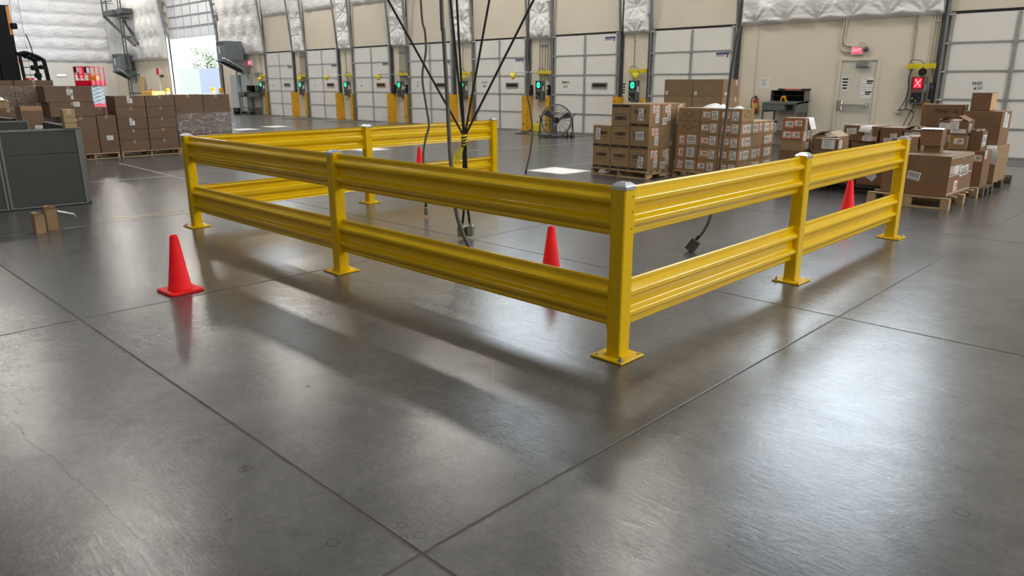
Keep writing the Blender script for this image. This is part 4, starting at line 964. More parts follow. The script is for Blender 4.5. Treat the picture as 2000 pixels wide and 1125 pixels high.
def dock_light(x, label, w=.62, out=False, z=1.93, down=False):
    t = thing('dock_light', label, 'lamp', (x, YW-.004, z), 0, 'yellow dock lights')
    q = MB(); q.box(0, w, -.10, -.07, -.055, .055); q.box(0, .03, -.07, 0, -.06, .06); q.box(w-.03, w, -.07, 0, -.06, .06); q.box(.05, w-.05, -.105, -.10, -.02, .02); part('arm', q, YEL3, t)
    c = Vector((-.62, -.62, -.10)) if out else (Vector((w*.60, -.16, -.13)) if down else Vector((w*.58, -.24, -.13)))
    if out:
        q = MB(); q.tube([(0, -.09, 0), (-.30, -.34, .01), (-.60, -.58, .0)], .018, 8); part('extension', q, GALV, t)
    dr = Vector((.35, -.9, -.1) if down else (-.75, -.35, -.5)).normalized(); Mx = Matrix.Translation(c) @ dr.to_track_quat('Z', 'Y').to_matrix().to_4x4() @ Matrix.Scale(.78 if down else 1, 4)
    q = MB(); q.lathe([(0, -.10), (.05, -.10), (.075, -.05), (.115, .04), (.125, .06), (.118, .06)], 18, 0, M=Mx); part('lamp_head', q, YEL3, t)
    q = MB(); q.lathe([(.118, .055), (0, .058)], 18, 0, M=Mx); part('lens', q, BLACK if down else mat('lens_yellow', (.42, .36, .03), .2), t)
    q = MB(); q.tube([(w*.58 if not out else -.60, -.10 if not out else -.58, -.02), tuple(c)], .016, 6); part('swivel', q, BLACK, t)
    q = MB(); q.tube(smooth([(.02, -.03, .05), (.08, -.06, .14), (.26, -.08, .12), (.36, -.1, .05)]), .007, 6); part('lead', q, RUBBER, t)
    return t
def track_guard(x, label, right):
    t = thing('track_guard', label, 'guard', (x, YW, 0), 0, 'yellow dock track guards')
    w = .30 if not right else .17
    q = MB(); h = 1.17
    if not right:
        P = [(0, 0), (w*.62, 0), (w, .30), (w, .0)]; q.box(0, w*.66, -.30, -.285, 0, h); q.box(w*.66-.012, w*.66, -.29, -.0, 0, h); q.prism([(0, 0), (.30, 0), (.30, h-.10), (.0, h)], (0, -.29, 0), (0, 1, 0), (0, 0, 1), (.015, 0, 0)); q.box(0, w*.66, -.295, -.10, h-.012, h)
    else:
        q.box(0, w, -.15, -.138, 0, h-.04); q.prism([(0, 0), (.15, 0), (.15, h), (0, h-.16)], (w-.012, -.15, 0), (0, 1, 0), (0, 0, 1), (.012, 0, 0)); q.prism([(0, 0), (.15, 0), (.15, h), (0, h-.16)], (0, -.15, 0), (0, 1, 0), (0, 0, 1), (.012, 0, 0))
    part('guard_channel', q, YEL2, t)
    q = MB(); yy = -.302 if not right else -.152
    q.cyl((w*.25, yy+.002, .22), (w*.25, yy-.004, .22), .028, 10); q.box(w*.25, w*.55, yy-.003, yy+.002, .212, .228); q.cyl((w*.3, yy+.002, h-.14), (w*.3, yy-.003, h-.14), .02, 10); part('sensor_slot', q, BLACK, t)
    return t
def conduit(label, x, z0, z1, n=1, m=None, dx=.05, y=YW):
    t = thing('wall_conduit', label, 'conduit', (x, y, z0), 0, 'vertical wall conduits'); rr = .0115
    for k in range(n):
        q = MB(); q.cyl((k*dx, -.025, 0), (k*dx, -.025, z1-z0), rr, 8); part('pipe', q, m or CONDG, t)
    for zz in (.15*(z1-z0), .85*(z1-z0)):
        q = MB(); q.box(-.02, (n-1)*dx+.02, -.04, 0, zz-.012, zz+.012); part('strap', q, m or CONDG, t)
    return t
ORD = ('first', 'second', 'third', 'fourth', 'fifth', 'sixth', 'seventh')
for i in range(7):
    xl = DXL[i]
    oo = ORD[i]
    where = 'left of the %s dock door from the left' % oo
    ctrl(xl-.80, 'grey dock control box glowing green, '+where)
    out = i in (2, 3, 5)
    dock_light(xl-.82 if not out else xl-.74, 'yellow dock light arm, '+where, .64, out)
    if i: track_guard(DXL[i-1]+DW+.04, 'wide yellow track guard at the right edge of the %s dock door' % ORD[i-1], False)
    track_guard(xl-.30, 'narrow yellow track guard at the left edge of the %s dock door' % oo, True)
    conduit('thin steel conduits rising '+where, xl-.68, 1.66, 3.0, 1 if i not in (1, 3, 5) else 4, None, .12 if i in (1, 3, 5) else .05)
    if i in (3, 5):
        for k, (dx, ww) in enumerate(((-1.05, 'left'), (-.22, 'right'))):
            t = thing('pendant_station', 'black pendant switch on the %s side, %s' % (ww, where), 'switch', (xl+dx, YW, 1.18), 0, 'black pendant switches')
            q = MB(); q.box(-.05, .05, -.14, -.0, 0, .34, c=.012); part('body', q, BLACK, t); q = MB(); q.box(-.02, .02, -.144, -.138, .2, .27); part('button_plate', q, WHITE if k else REDP, t)
            q = MB(); q.tube([(0, -.06, .34), (.01, -.05, .8), (0, -.03, 1.82)], .007, 6); part('cord', q, RUBBER, t)
track_guard(DXL[6]+DW+.04, 'wide yellow track guard at the right edge of the seventh dock door', False)
# red X control by door 8
ctrl(-5.73, 'grey dock control box showing a glowing red X', True, 1.10)
dock_light(-5.83, 'yellow dock light arm above the red X control box', .60, False, 1.95, True)
track_guard(-5.36, 'narrow yellow track guard at the left edge of the rightmost dock door', True)
conduit('steel conduit rising from the arm above the red X control box', -5.77, 1.0, 3.1)
conduit('group of thin pipes beside the rightmost dock door track', -5.40, 1.9, 3.1, 3, CONDW, .06)
t = thing('pendant_station', 'black pendant switch hanging between the red X box and the door track', 'switch', (-5.25, YW, 1.22), 0, 'black pendant switches')
q = MB(); q.box(-.045, .045, -.13, -.0, 0, .36, c=.012); part('body', q, BLACK, t); q = MB(); q.box(-.025, .025, -.133, -.128, .24, .31); part('button_plate', q, BLUE, t); q = MB(); q.tube(smooth([(0, -.06, .36), (-.03, -.05, .55), (-.09, -.06, .75)]), .008, 6); part('cord', q, RUBBER, t)
t = thing('outlet_box', 'pale outlet box with a looped black cord left of the red X control box', 'outlet', (-5.92, YW, .88), 0)
q = MB(); q.box(-.06, .06, -.07, 0, 0, .12, c=.006); part('box', q, CONDW, t)
q = MB(); q.tube(smooth([(.02, -.08, .07), (.2, -.09, .10), (.36, -.08, .02), (.30, -.06, -.22), (.20, -.06, -.36), (.17, -.06, -.28), (.27, -.08, .0), (.33, -.1, .12), (.34, -.1, .212)]), .009, 6); q.tube(smooth([(.02, -.08, .08), (.10, -.06, .22), (.17, -.06, .5), (.14, -.06, .8), (.20, -.06, 1.0), (.28, -.06, 1.07)]), .008, 6); part('looped_cord', q, RUBBER, t)
# pipes by exit sign
t = thing('wall_conduit', 'painted conduits bending down to the exit sign over the grey door', 'conduit', (-7.42, YW, 2.25), 0)
q = MB(); q.tube(smooth([(.06, -.03, .95), (.06, -.03, .55), (.06, -.03, .32), (.12, -.03, .22), (.22, -.03, .2), (.46, -.03, .2)]), .022, 8); q.tube(smooth([(-.0, -.03, .95), (-.0, -.03, .5), (-.0, -.03, .18), (.05, -.03, .09), (.14, -.03, .06), (.28, -.03, .06)]), .022, 8); part('pipe', q, CONDW, t)
q = MB(); q.box(.42, .55, -.10, 0, .14, .28, c=.006); part('junction_box', q, CONDW, t)
def exit_sign(loc, label, sz=1.):
    t = thing('exit_sign', label, 'sign', loc, 0)
    q = MB(); q.box(-.19*sz, .19*sz, -.07, 0, -.14*sz, .14*sz, c=.008); part('housing', q, WHITE, t)
    q = MB(); q.box(-.155*sz, .155*sz, -.073, -.068, -.105*sz, .105*sz); part('glowing_face', q, EXITR, t)
    text(t, 'EXIT', .16*sz, (0, -.074, 0), 'front', EXITT, 0, bold=.003, sx=.85)
    return t
ex = exit_sign((-7.02, YW, 2.335), 'glowing red EXIT sign over the grey personnel door on the right', .72)
q = MB(); q.lathe([(0, 0), (.045, 0), (.06, .05), (.055, .06), (0, .06)], 14, 0, M=Matrix.Translation((.22, -.04, .02)) @ Matrix.Rotation(PI/2, 4, 'X')); part('emergency_lamp', q, STEEL, ex)
exit_sign((-38.0, YW, 2.62), 'pink-looking EXIT sign over the far left personnel door', 1.1)
# fire extinguisher
t = thing('fire_extinguisher', 'red fire extinguisher hanging left of the grey desk on the right wall', 'extinguisher', (-9.5, YW-.09, .78))
q = MB(); q.lathe([(0, 0), (.07, .0), (.078, .02), (.078, .30), (.06, .36), (.025, .39), (.025, .42)], 18); part('cylinder', q, REDP, t)
q = MB(); q.lathe([(.0795, .14), (.0795, .28)], 18); part('instruction_label', q, mat('extinguisher_label', (.75, .45, .10), .5), t)
q = MB(); q.box(-.02, .02, -.03, .03, .40, .45); q.bar((0, 0, .45), (.03, -.10, .47), .02, .012); q.bar((0, 0, .43), (.04, -.09, .42), .02, .012); part('valve_handle', q, BLACK, t)
q = MB(); q.tube(smooth([(-.02, 0, .43), (-.10, -.02, .40), (-.11, -.03, .25), (-.09, -.04, .12)]), .012, 7); part('hose', q, BLACK, t)
q = MB(); q.box(-.03, .03, .05, .09, .1, .4); part('bracket', q, STEEL, t)
t = thing('notice_sheet', 'faint white notice taped to the wall above the fire extinguisher', 'notice', (-9.33, YW, 1.58)); sticker(t, 'plain', .26, .26, (0, 0, 0), 'front', 0, 'sheet', .002)
t = thing('notice_sheet', 'white notice with four dark lines beside the sixth green control box', 'notice', (DXL[6]-1.06, YW, 1.42)); sticker(t, 'notice', .20, .34, (0, 0, 0), 'front', 0, 'sheet', .002)

# ------------------------------------------------------------------ shop desks
def shop_desk(label, x, y, w=.92, dep=.72, zt=1.06, riser=.27):
    t = thing('shop_desk', label, 'desk', (x, y, 0), 0, 'grey steel shop desks')
    lg = MB(); lg.box(-.02, .02, -.02, .02, 0, zt-.02); lme = lg.mesh('leg', [DESK])
    for lx in (.02, w-.02):
        for ly in (.02, dep-.02): O('leg', lme, t, (lx, ly, 0))
    q = MB(); q.prism([(0, zt+.025), (dep*.62, zt+.05), (dep, zt+.05), (dep, zt+.01), (dep*.62, zt+.01), (0, zt-.02)], (0, 0, 0), (0, 1, 0), (0, 0, 1), (w, 0, 0)); part('sloped_top', q, DESK, t)
    q = MB(); q.box(.02, w*.66, .005, .5, zt-.17, zt-.022, c=.004); part('drawer', q, DESK, t)
    for xx in (0, w-.012):
        q = MB(); q.prism([(0, zt-.22), (dep, zt-.22), (dep, zt+.05+riser), (dep*.60, zt+.05+riser), (dep*.60, zt+.05), (0, zt+.02)], (xx, 0, 0), (0, 1, 0), (0, 0, 1), (.012, 0, 0)); part('side_panel', q, DESK, t)
    q = MB(); q.box(0, w, dep*.60, dep, zt+.05+riser-.012, zt+.05+riser); q.box(0, w, dep-.012, dep, zt+.05, zt+.05+riser); q.box(.01, w-.01, dep*.62, dep, zt+.05+riser*.5, zt+.06+riser*.5); q.box(w*.36, w*.37, dep*.62, dep, zt+.06, zt+.05+riser); part('pigeonhole_riser', q, mat('desk_dark', (.02, .021, .021), .6), t)
    q = MB(); q.bar((.02, dep-.02, .34), (w-.02, dep-.02, .34), .03, .03); q.bar((.02, .02, .34), (.02, dep-.02, .34), .03, .03); q.bar((w-.02, .02, .34), (w-.02, dep-.02, .34), .03, .03); part('brace', q, DESK, t)
    q = MB(); q.box(.04, w-.04, .04, dep-.04, .33, .345); part('lower_shelf', q, DESK, t)
    return t
dk = shop_desk('grey steel shop desk with open riser left of the personnel door on the right', -8.98, YW-.76, .90, .72, 1.075)
t = thing('strapping_tool', 'long tool with red handle and black ends lying on the shop desk riser', 'tool', (-8.85, YW-.20, 1.396))
q = MB(); q.cyl((.18, 0, .022), (.62, 0, .022), .013, 10); part('handle', q, LIFTR, t); q = MB(); q.cyl((.0, 0, .022), (.18, 0, .022), .022, 10); part('grip', q, BLACK, t); q = MB(); q.cyl((.62, 0, .022), (.86, 0, .022), .020, 10); part('grip', q, BLACK, t)
t = thing('tape_dispenser', 'small yellow and black tape gun on the sloped top of the shop desk', 'tool', (-8.54, YW-.50, 1.122))
q = MB(); q.cyl((0, -.03, .07), (0, .03, .07), .07, 16); q.box(-.08, .09, -.03, .03, 0, .04); part('tape_roll', q, YEL2, t); q = MB(); q.cyl((0, -.04, .07), (0, .04, .07), .03, 10); q.box(.02, .10, -.025, .025, .05, .11); part('grip', q, BLACK, t)
for k, dx in enumerate((.28, .70)):
    t = thing('spray_bottle', 'clear spray bottle on the lower shelf of the shop desk, %s one' % ('left', 'right')[k], 'bottle', (-8.98+dx, YW-.50, .346), 0, 'spray bottles on the shelf')
    q = MB(); q.lathe([(0, 0), (.045, 0), (.045, .16), (.018, .21), (.016, .24)], 12); part('bottle', q, mat('translucent_bottle', (.6, .62, .62), .25), t); q = MB(); q.box(-.02, .03, -.012, .012, .24, .29); q.bar((.03, 0, .28), (.06, 0, .27), .015, .015); part('trigger', q, BLACK, t)
shop_desk('grey steel shop desk far left, in front of the electrical cabinets', -38.02, YW-.84, .93, .78, 1.12, .30)
t = thing('waste_bin', 'small black bin left of the far left shop desk', 'bin', (-38.75, YW-.68, 0)); q = MB(); q.lathe([(0, 0), (.17, 0), (.20, .30), (.19, .30), (.16, .02), (0, .02)], 14); part('bin_body', q, BLACK, t); q = MB(); q.lathe([(.20, .295), (.213, .30), (.213, .312), (.19, .312)], 14); part('rim', q, BLACK, t)

# electrical gear
def cabinet(label, x, w, dep, h):
    t = thing('electrical_cabinet', label, 'cabinet', (x, YW, .0), 0, 'pale electrical cabinets')
    q = MB(); q.box(0, w, -dep, -.003, .10, h, c=.01); part('enclosure', q, CABG, t); q = MB(); q.box(.03, w-.03, -dep-.015, -dep+.002, .16, h-.06, c=.005); part('door', q, CABG, t)
    q = MB(); q.box(w-.14, w-.10, -dep-.04, -dep-.012, h*.5, h*.5+.15); part('latch', q, GALV, t); q = MB(); q.box(.02, w-.02, -dep+.03, -.02, 0, .10); part('plinth', q, STEEL, t)
    q = MB(); q.cyl((w*.5, -dep*.5, h-.005), (w*.5, -dep*.5, h+.6), .06, 10); part('riser_pipe', q, GALV, t)
cabinet('tall pale grey electrical cabinet nearest the drive-in door', -39.75, .85, .42, 2.02)
cabinet('tall pale grey electrical cabinet, right of its twin', -38.72, .60, .30, 2.02)
def transformer(label, x, z, w, dep, h):
    t = thing('wall_transformer', label, 'transformer', (x, YW-.30, z), 0, 'grey wall-hung transformers')
    q = MB(); q.box(0, w, -dep, 0, 0, h, c=.02); part('housing', q, TRANSF, t); q = MB()
    for k in range(2): q.box(.10, w-.10, -dep-.006, -dep+.004, h*.80+.10*k, h*.80+.05+.10*k)
    part('vent', q, BLACK, t); q = MB(); q.box(w*.25, w*.40, -dep-.006, -dep+.004, h*.35, h*.72); part('rating_plate', q, WHITE, t)
    q = MB()
    q.box(0, w, -dep-.1, .30, -.05, 0.); part('bracket_shelf', q, TRANSF, t)
    for xx in (.04, w-.10): q = MB(); q.prism([(-dep-.1, -.05), (.30, -.05), (.30, -.62), (.22, -.62)], (xx, 0, 0), (0, 1, 0), (0, 0, 1), (.06, 0, 0)); part('wall_bracket', q, TRANSF, t)
    q = MB(); q.tube(smooth([(w*.55, -dep-.02, .10), (w*.9, -dep-.03, .06), (w+.06, -dep*.8, -.08), (w+.10, -.1, -.5), (w+.08, .15, -.9)]), .04, 8); part('flexible_conduit', q, GALV, t)
transformer('grey wall transformer right of the drive-in door', -39.2, 2.74, 1.05, .95, .95)
transformer('grey wall transformer beside the ladder in the far corner', -55.75, 2.40, 1.35, .70, 1.10)
t = thing('wall_light', 'small bright white strip light low on the far left wall', 'lamp', (XL+.003, 15.72, 2.13))
q = MB(); q.box(0, .06, -.28, .28, -.06, .06, c=.01); part('casing', q, WHITE, t); q = MB(); q.box(.055, .064, -.26, .26, -.045, .045); part('diffuser', q, mat('white_glow', (.9, .9, .9), .4, emit=(1, 1, 1, 1.2)), t)
# ladder with platform
t = thing('roof_ladder', 'dark steel roof ladder with platform and guard rails in the far corner', 'ladder', (-54.4, YW-.62, 0))
for s in (0, .5):
    q = MB(); q.bar((s, 0, 0), (s, 0, 9.2), .07, .05); part('stile', q, STEEL, t)
rg = MB(); rg.cyl((0, 0, 0), (.5, 0, 0), .016, 6); rme = rg.mesh('rung', [STEEL])
for k in range(29): O('rung', rme, t, (0, 0, .3+.305*k))
for zz in (.9, 2.1, 3.3, 4.5, 5.7):
    q = MB(); q.box(-.02, .04, 0, .62, zz, zz+.08); part('wall_bracket', q, STEEL, t); q = MB(); q.box(.46, .95, 0, .06, zz, zz+.08); part('side_bracket', q, STEEL, t); q = MB(); q.box(.46, .52, .06, .62, zz, zz+.08); part('wall_bracket', q, STEEL, t)
PX0, PX1 = -2.1, 1.5
q = MB(); q.box(PX0, -.08, -.35, .5, 5.95, 6.25); q.box(.60, PX1, -.35, .5, 5.95, 6.25); q.box(-.08, .60, .1, .5, 5.95, 6.25); part('platform', q, STEEL, t)
for (a, c) in ((PX0+.1, 1.8), (PX0+1.0, 2.4)):
    q = MB(); q.bar((a, -.3 if c < 2 else .5, 5.95), (c, .1, 3.95 if c < 2 else 4.05), .13, .13); part('brace', q, STEEL, t)
for xx in (PX0+.05, PX0+.9, 1.4):
    q = MB(); q.bar((xx, -.32, 6.25), (xx, -.32, 7.5), .07, .07); part('guard_post', q, STEEL, t)
for zz in (6.8, 7.35):
    q = MB(); q.bar((PX0, -.32, zz), (-.1, -.32, zz), .05, .05); q.bar((.6, -.32, zz), (PX1, -.32, zz), .05, .05); q.bar((PX0, -.32, zz), (PX0, .5, zz), .05, .05); part('guard_bar', q, STEEL, t)
t = thing('yellow_poles', 'yellow and tan poles leaning in the corner at the foot of the ladder', 'poles', (-53.3, YW-.35, 0)); m1 = mat('tan_pole', (.55, .42, .22), .6)
for k in range(4):
    q = MB(); q.cyl((k*.12, 0, 0), (k*.12-.02, .22, 1.9+.12*(k % 2)), .045, 8); part('pole', q, YEL2 if k < 2 else m1, t)
t = thing('tool_tangle', 'tangle of hand tools and cords at the foot of the corner wall', 'tools', (-52.2, YW-.6, 0)); 
for k in range(6):
    q = MB(); q.cyl((k*.22, 0, .02), (k*.22+.5*math.sin(k*2.), .3, 1.0+.05*k), .035, 6); part('handle', q, (BLACK, WHITE, LIFTR)[k % 3], t)
t = thing('sign_pole', 'white post with a small red sign left of the drive-in door', 'pole', (-49.75, YW-.28, 0))
q = MB(); q.cyl((0, 0, 0), (0, 0, 2.3), .10, 12); part('post', q, WHITE, t); q = MB(); q.box(-.16, .16, -.13, -.10, 2.1, 2.5); part('red_sign', q, LIFTR, t); q = MB(); q.box(.2, .5, -.1, .05, 1.95, 2.1); q.bar((.05, 0, 2.02), (.25, 0, 2.02), .04, .04); part('camera_arm', q, BLACK, t)
t = thing('storage_tote', 'yellow-orange tote on a stand left of the drive-in door', 'tote', (-48.9, YW-1.1, 0))
q = MB(); q.box(-.75, .75, -.4, .4, .85, 1.12, c=.03); part('tote', q, YEL2, t); q = MB()
for sx in (-1, 1):
    for sy in (-1, 1): q.box(sx*.68-.04, sx*.68+.04, sy*.33-.04, sy*.33+.04, 0, .85)
part('stand', q, STEEL, t)
for k, (x, y, h, lab) in enumerate(((-48.6, YW-.35, 1.3, 'yellow bollard at the left jamb of the drive-in door'), (-48.3, 21.6, 1.35, 'yellow bollard outside the drive-in door'), (-41.1, YW-.35, 1.35, 'yellow bollard at the right jamb of the drive-in door'))):
    t = thing('bollard', lab, 'bollard', (x, y, 0 if k != 1 else -.01), 0, 'yellow bollards'); q = MB(); q.lathe([(0, 0), (.13, 0), (.13, h-.08), (.09, h-.02), (0, h)], 14); part('sleeve', q, YEL2, t); q = MB(); q.lathe([(.132, h-.35), (.132, h-.25)], 14); part('band', q, WHITE, t)

# ------------------------------------------------------------------ drum fan
fx, fy = -14.86, 17.12; frz = math.atan2(fy, fx)+PI/2+PI-PI
t = thing('drum_fan', 'large grey drum fan on a wheeled black stand near the dock doors', 'fan', (fx, fy, 0), math.atan2(fy, fx)-PI/2+.1)
R_, zc = .455, .50
Mx = Matrix.Translation((0, 0, zc)) @ Matrix.Rotation(PI/2, 4, 'X')
q = MB(); q.lathe([(R_, -.16), (R_+.012, -.155), (R_, -.14), (R_, .14), (R_+.012, .155), (R_, .16), (R_-.008, .16), (R_-.008, -.16), (R_, -.16)], 40, 0, M=Mx); part('drum', q, DRUM, t)
def grille(yy, name):
    q = MB()
    for r in (.10, .17, .24, .31, .38, .44): q.tube([(r*math.cos(a*PI/12), yy, zc+r*math.sin(a*PI/12)) for a in range(24)], .0035, 4, closed=True)
    for k in range(16):
        a = 2*PI*k/16; q.tube([(.06*math.cos(a), yy, zc+.06*math.sin(a)), (.45*math.cos(a), yy, zc+.45*math.sin(a))], .0035, 4)
    part(name, q, STEEL, t)
grille(-.155, 'front_grille'); grille(.155, 'rear_grille')
q = MB(); q.cyl((0, -.165, zc), (0, -.10, zc), .065, 16); q.cyl((0, -.05, zc), (0, .12, zc), .09, 16); part('motor_hub', q, BLACK, t)
for k in range(3):
    a0 = 2*PI*k/3+.4; V = []; F = []
    for i in range(7):
        r = .07+i*.058
        for j in range(4):
            a = a0+(j-1.5)*.15; V.append((r*math.cos(a), -.02+(j-1.5)*.035, zc+r*math.sin(a)))
    for i in range(6):
        for j in range(3): F.append((i*4+j, i*4+j+1, i*4+j+5, i*4+j+4))
    q = MB(); q.add(V, F, 0, True); part('blade', q, DRUM, t)
for s in (-1, 1):
    q = MB(); q.tube(smooth([(s*.49, 0, zc), (s*.50, -.02, zc+.12), (s*.53, -.03, zc+.14)]), .014, 8); q.tube(smooth([(s*.49, 0, zc+.02), (s*.50, -.22, .12), (s*.52, -.28, .03)]), .014, 8); q.tube(smooth([(s*.49, 0, zc+.02), (s*.50, .22, .12), (s*.52, .28, .03)]), .014, 8); q.tube([(s*.52, -.28, .03), (s*.52, .28, .03)], .014, 8)
    part('stand_side', q, BLACK, t)
    q = MB(); q.cyl((s*.45, 0, zc), (s*.51, 0, zc), .03, 10); part('pivot_knob', q, BLACK, t)
q = MB(); q.tube([(-.52, -.28, .03), (.52, -.28, .03)], .014, 8); q.tube([(-.52, .28, .03), (.52, .28, .03)], .014, 8); part('stand_crossbar', q, BLACK, t)
q = MB(); q.tube([(.47*math.cos(a*PI/12), 0, zc+.47*math.sin(a*PI/12)) for a in range(0, 13)], .012, 8); q.bar((.50, 0, zc+.15), (.60, 0, zc+.20), .03, .02); part('carry_hoop', q, BLACK, t)
for k, (wx, wy) in enumerate(((.30, -.26), (.42, -.26), (.36, .26))):
    q = MB(); q.cyl((wx-.02, wy, .07), (wx+.02, wy, .07), .07, 16, 0); q.cyl((wx-.024, wy, .07), (wx+.024, wy, .07), .03, 10, 1); part('wheel', q, [RUBBER, GALV], t)
q = MB(); q.box(-.40, -.28, -.31, -.25, 0, .03); part('foot', q, BLACK, t)
t = thing('extension_lead', 'black lead lying in loose loops on the floor left of the drum fan', 'cable', (-17.0, 17.9, 0))
q = MB(); q.tube(smooth([(-.35, .75, .008), (-.3, .2, .008), (.4, -.1, .008), (.1, -.5, .008), (1.0, -.5, .008), (1.7, -.6, .02)]), .008, 6); part('lead', q, RUBBER, t); q = MB(); q.box(-.39, -.31, .73, .85, 0, .04); part('plug', q, BLACK, t)
t = thing('wheel_chock', 'yellow wheel chock block on the floor beside the track guard near the fan', 'chock', (DXL[4]+DW+.86, YW-.62, 0)); q = MB(); q.box(0, .26, 0, .18, 0, .27, c=.02); part('block', q, YEL3, t); q = MB(); q.tube(smooth([(.08, .09, .26), (.09, .09, .31), (.17, .09, .31), (.18, .09, .26)]), .012, 6); part('handle', q, BLACK, t)

# ------------------------------------------------------------------ scissor lift far left
t = thing('scissor_lift', 'bright red scissor lift with a raised basket in the far left', 'lift', (-41.2, 12.3, 0), math.radians(128))
HX, HY, Z0, ZT = .52, .42, 1.48, 2.38
q = MB(); q.box(-HX, HX, -HY, HY, Z0, Z0+.05); q.box(-HX, HX, -HY, -HY+.03, Z0, Z0+.26); q.box(-HX, HX, HY-.03, HY, Z0, Z0+.26); q.box(-HX, -HX+.03, -HY, HY, Z0, Z0+.26); q.box(HX-.03, HX, -HY, HY, Z0, Z0+.26); part('basket_floor', q, LIFTR, t)
for x in (-HX, -HX/3, HX/3, HX):
    for y in (-HY, HY):
        q = MB(); q.bar((x, y, Z0), (x, y, ZT), .035, .035); part('basket_post', q, LIFTR, t)
for zz in (ZT, Z0+.55):
    q = MB()
    for y in (-HY, HY): q.bar((-HX, y, zz), (HX, y, zz), .035, .035)
    for x in (-HX, HX): q.bar((x, -HY, zz), (x, HY, zz), .035, .035)
    part('basket_rail', q, LIFTR, t)
q = MB(); q.box(-.24, .24, HY+.01, HY+.05, ZT-.55, ZT-.02, c=.01); part('red_panel', q, LIFTR, t)
q = MB(); q.lathe([(0, 0), (.10, 0), (.10, .01), (0, .01)], 18, 0, M=Matrix.Translation((0, HY+.05, ZT-.27)) @ Matrix.Rotation(-PI/2, 4, 'X')); part('round_emblem', q, PAPER, t)
for x in (-.37, .37):
    q = MB(); q.box(x-.09, x+.09, HY-.08, HY+.06, ZT-.28, ZT+.02, c=.02); part('control_case', q, BLACK, t)
q = MB(); q.box(-.05, .35, -.3, .1, Z0+.08, Z0+.5, c=.04); part('yellow_gear', q, YEL2, t)
for k in range(5):
    z0 = .62+k*.18
    for s in (-1, 1):
        q = MB(); q.bar((-.46, s*.30, z0), (.46, s*.30, z0+.17), .05, .07); q.bar((-.46, s*.24, z0+.17), (.46, s*.24, z0), .05, .07); part('scissor_arm', q, BLUEG, t)
q = MB(); q.box(-.8, .8, -.42, .42, .22, .62, c=.03); part('chassis', q, LIFTR, t)
q = MB(); q.box(-.2, .2, .42, .425, .28, .40, 0); part('white_marking', q, PAPER, t)
for x in (-.62, .62):
    for y in (-.42, .42):
        q = MB(); q.cyl((x, y-.06, .17), (x, y+.06, .17), .17, 18); part('wheel', q, RUBBER, t)

# ------------------------------------------------------------------ forklift far left edge
ORANGEP = mat('truck_orange', (.75, .28, .05), .4)
t = thing('forklift', 'black forklift with tall mast and overhead guard at the left edge', 'forklift', (-22, 5.1, 0))
for xx in (-.30, .30):
    q = MB(); q.box(xx-.07, xx+.07, -.56, -.18, .05, 3.42); part('mast_channel', q, TRUCKB, t)
    q = MB(); q.box(xx-.05, xx+.05, -.70, -.57, .05, 3.1); part('inner_mast', q, TRUCKB, t)
q = MB(); q.box(.371, .376, -.25, -.18, 2.75, 3.40); part('orange_decal', q, ORANGEP, t)
for zz in (.3, 1.6, 3.3): 
    q = MB(); q.box(-.3, .3, -.4, -.3, zz, zz+.1); part('mast_tie', q, TRUCKB, t)
for xx in (-.25, .25):
    q = MB(); q.prism([(-1.75, .05), (-.70, .05), (-.70, .10), (-1.75, .07)], (xx-.05, 0, 0), (0, 1, 0), (0, 0, 1), (.10, 0, 0)); q.box(xx-.05, xx+.05, -.74, -.70, .05, .55); part('fork', q, STEEL, t)
q = MB(); q.box(.34, .44, -.22, -.08, 2.88, 3.02, c=.02); part('work_light', q, TRUCKB, t)
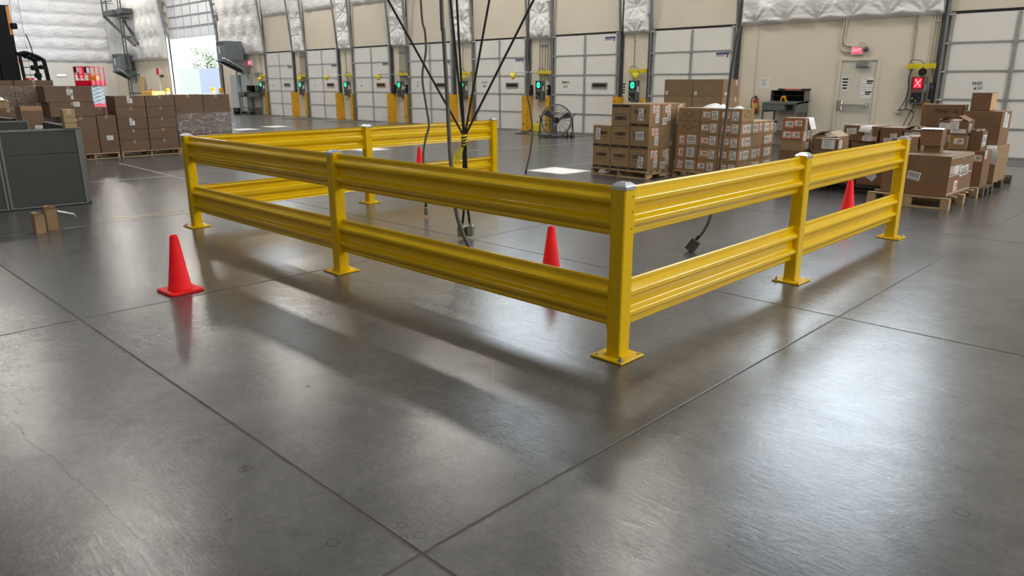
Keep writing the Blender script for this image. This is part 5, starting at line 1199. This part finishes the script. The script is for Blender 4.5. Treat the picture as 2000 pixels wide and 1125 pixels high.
for xx in (-.40, .40):
    q = MB(); q.tube(smooth([(xx, -.16, 2.30), (xx, .0, 2.34), (xx, .26, 2.24), (xx, .38, 2.15)]), [.045]*19, 8); q.bar((xx, .36, 2.16), (xx, .44, 1.05), .07, .08); q.bar((xx, -.14, 2.32), (xx, -.10, 1.0), .06, .06); part('guard_pillar', q, TRUCKB, t)
for k in range(5):
    q = MB(); q.bar((-.40, -.05+k*.095, 2.32-k*.035), (.40, -.05+k*.095, 2.32-k*.035), .04, .04); part('guard_bar', q, TRUCKB, t)
for zz, yy in ((2.0, .10), (1.82, .16)):
    q = MB(); q.bar((.40, -.10, zz), (.46, yy-.05, zz), .02, .02); q.box(.40, .52, yy-.06, yy+.08, zz-.07, zz+.05, c=.02); part('mirror', q, TRUCKB, t)
q = MB(); q.lathe([(0, 0), (.06, .02), (.07, .08), (0, .12)], 12, 0, M=Matrix.Translation((.40, .28, 1.95))); part('beacon', q, TRUCKB, t)
q = MB(); q.tube(smooth([(.36, .16, 2.28), (.36, .14, 2.5), (.36, .08, 2.78)]), .012, 6); part('antenna', q, TRUCKB, t)
q = MB(); q.box(.372, .385, -.20, -.13, 2.1, 2.17); part('amber_lamp', q, ORANGEP, t)
q = MB(); q.box(-.48, .48, -.16, 1.1, .28, .95, c=.05); q.box(-.46, .46, .55, 1.15, .9, 1.15, c=.05); part('truck_body', q, ORANGEP, t)
q = MB(); q.box(-.25, .25, .1, .5, .95, 1.1, c=.04); q.box(-.25, .25, .45, .55, 1.05, 1.55, c=.03); part('seat', q, TRUCKB, t)
for xx in (-.42, .42):
    for yy, rr in ((.05, .28), (.9, .24)):
        q = MB(); q.cyl((xx-.08, yy, rr), (xx+.08, yy, rr), rr, 20); part('wheel', q, RUBBER, t)
# thin wires on the left wall
for k, (y0, y1, zb) in enumerate(((13.5, 13.05, 3.4), (13.86, 13.80, 1.7))):
    t = thing('wall_wire', 'thin dark wire hanging down the quilted left wall, %s of two' % ('left', 'right')[k], 'wire', (XL+.34, y1, 0), 0, 'thin wires on the left wall')
    q = MB(); q.tube(smooth([(.0, y0-y1, ZC), (.0, (y0-y1)*.6, 6.0), (.02, .05, 4.4), (0, 0, zb)]), .012, 5); part('wire', q, STEEL, t)
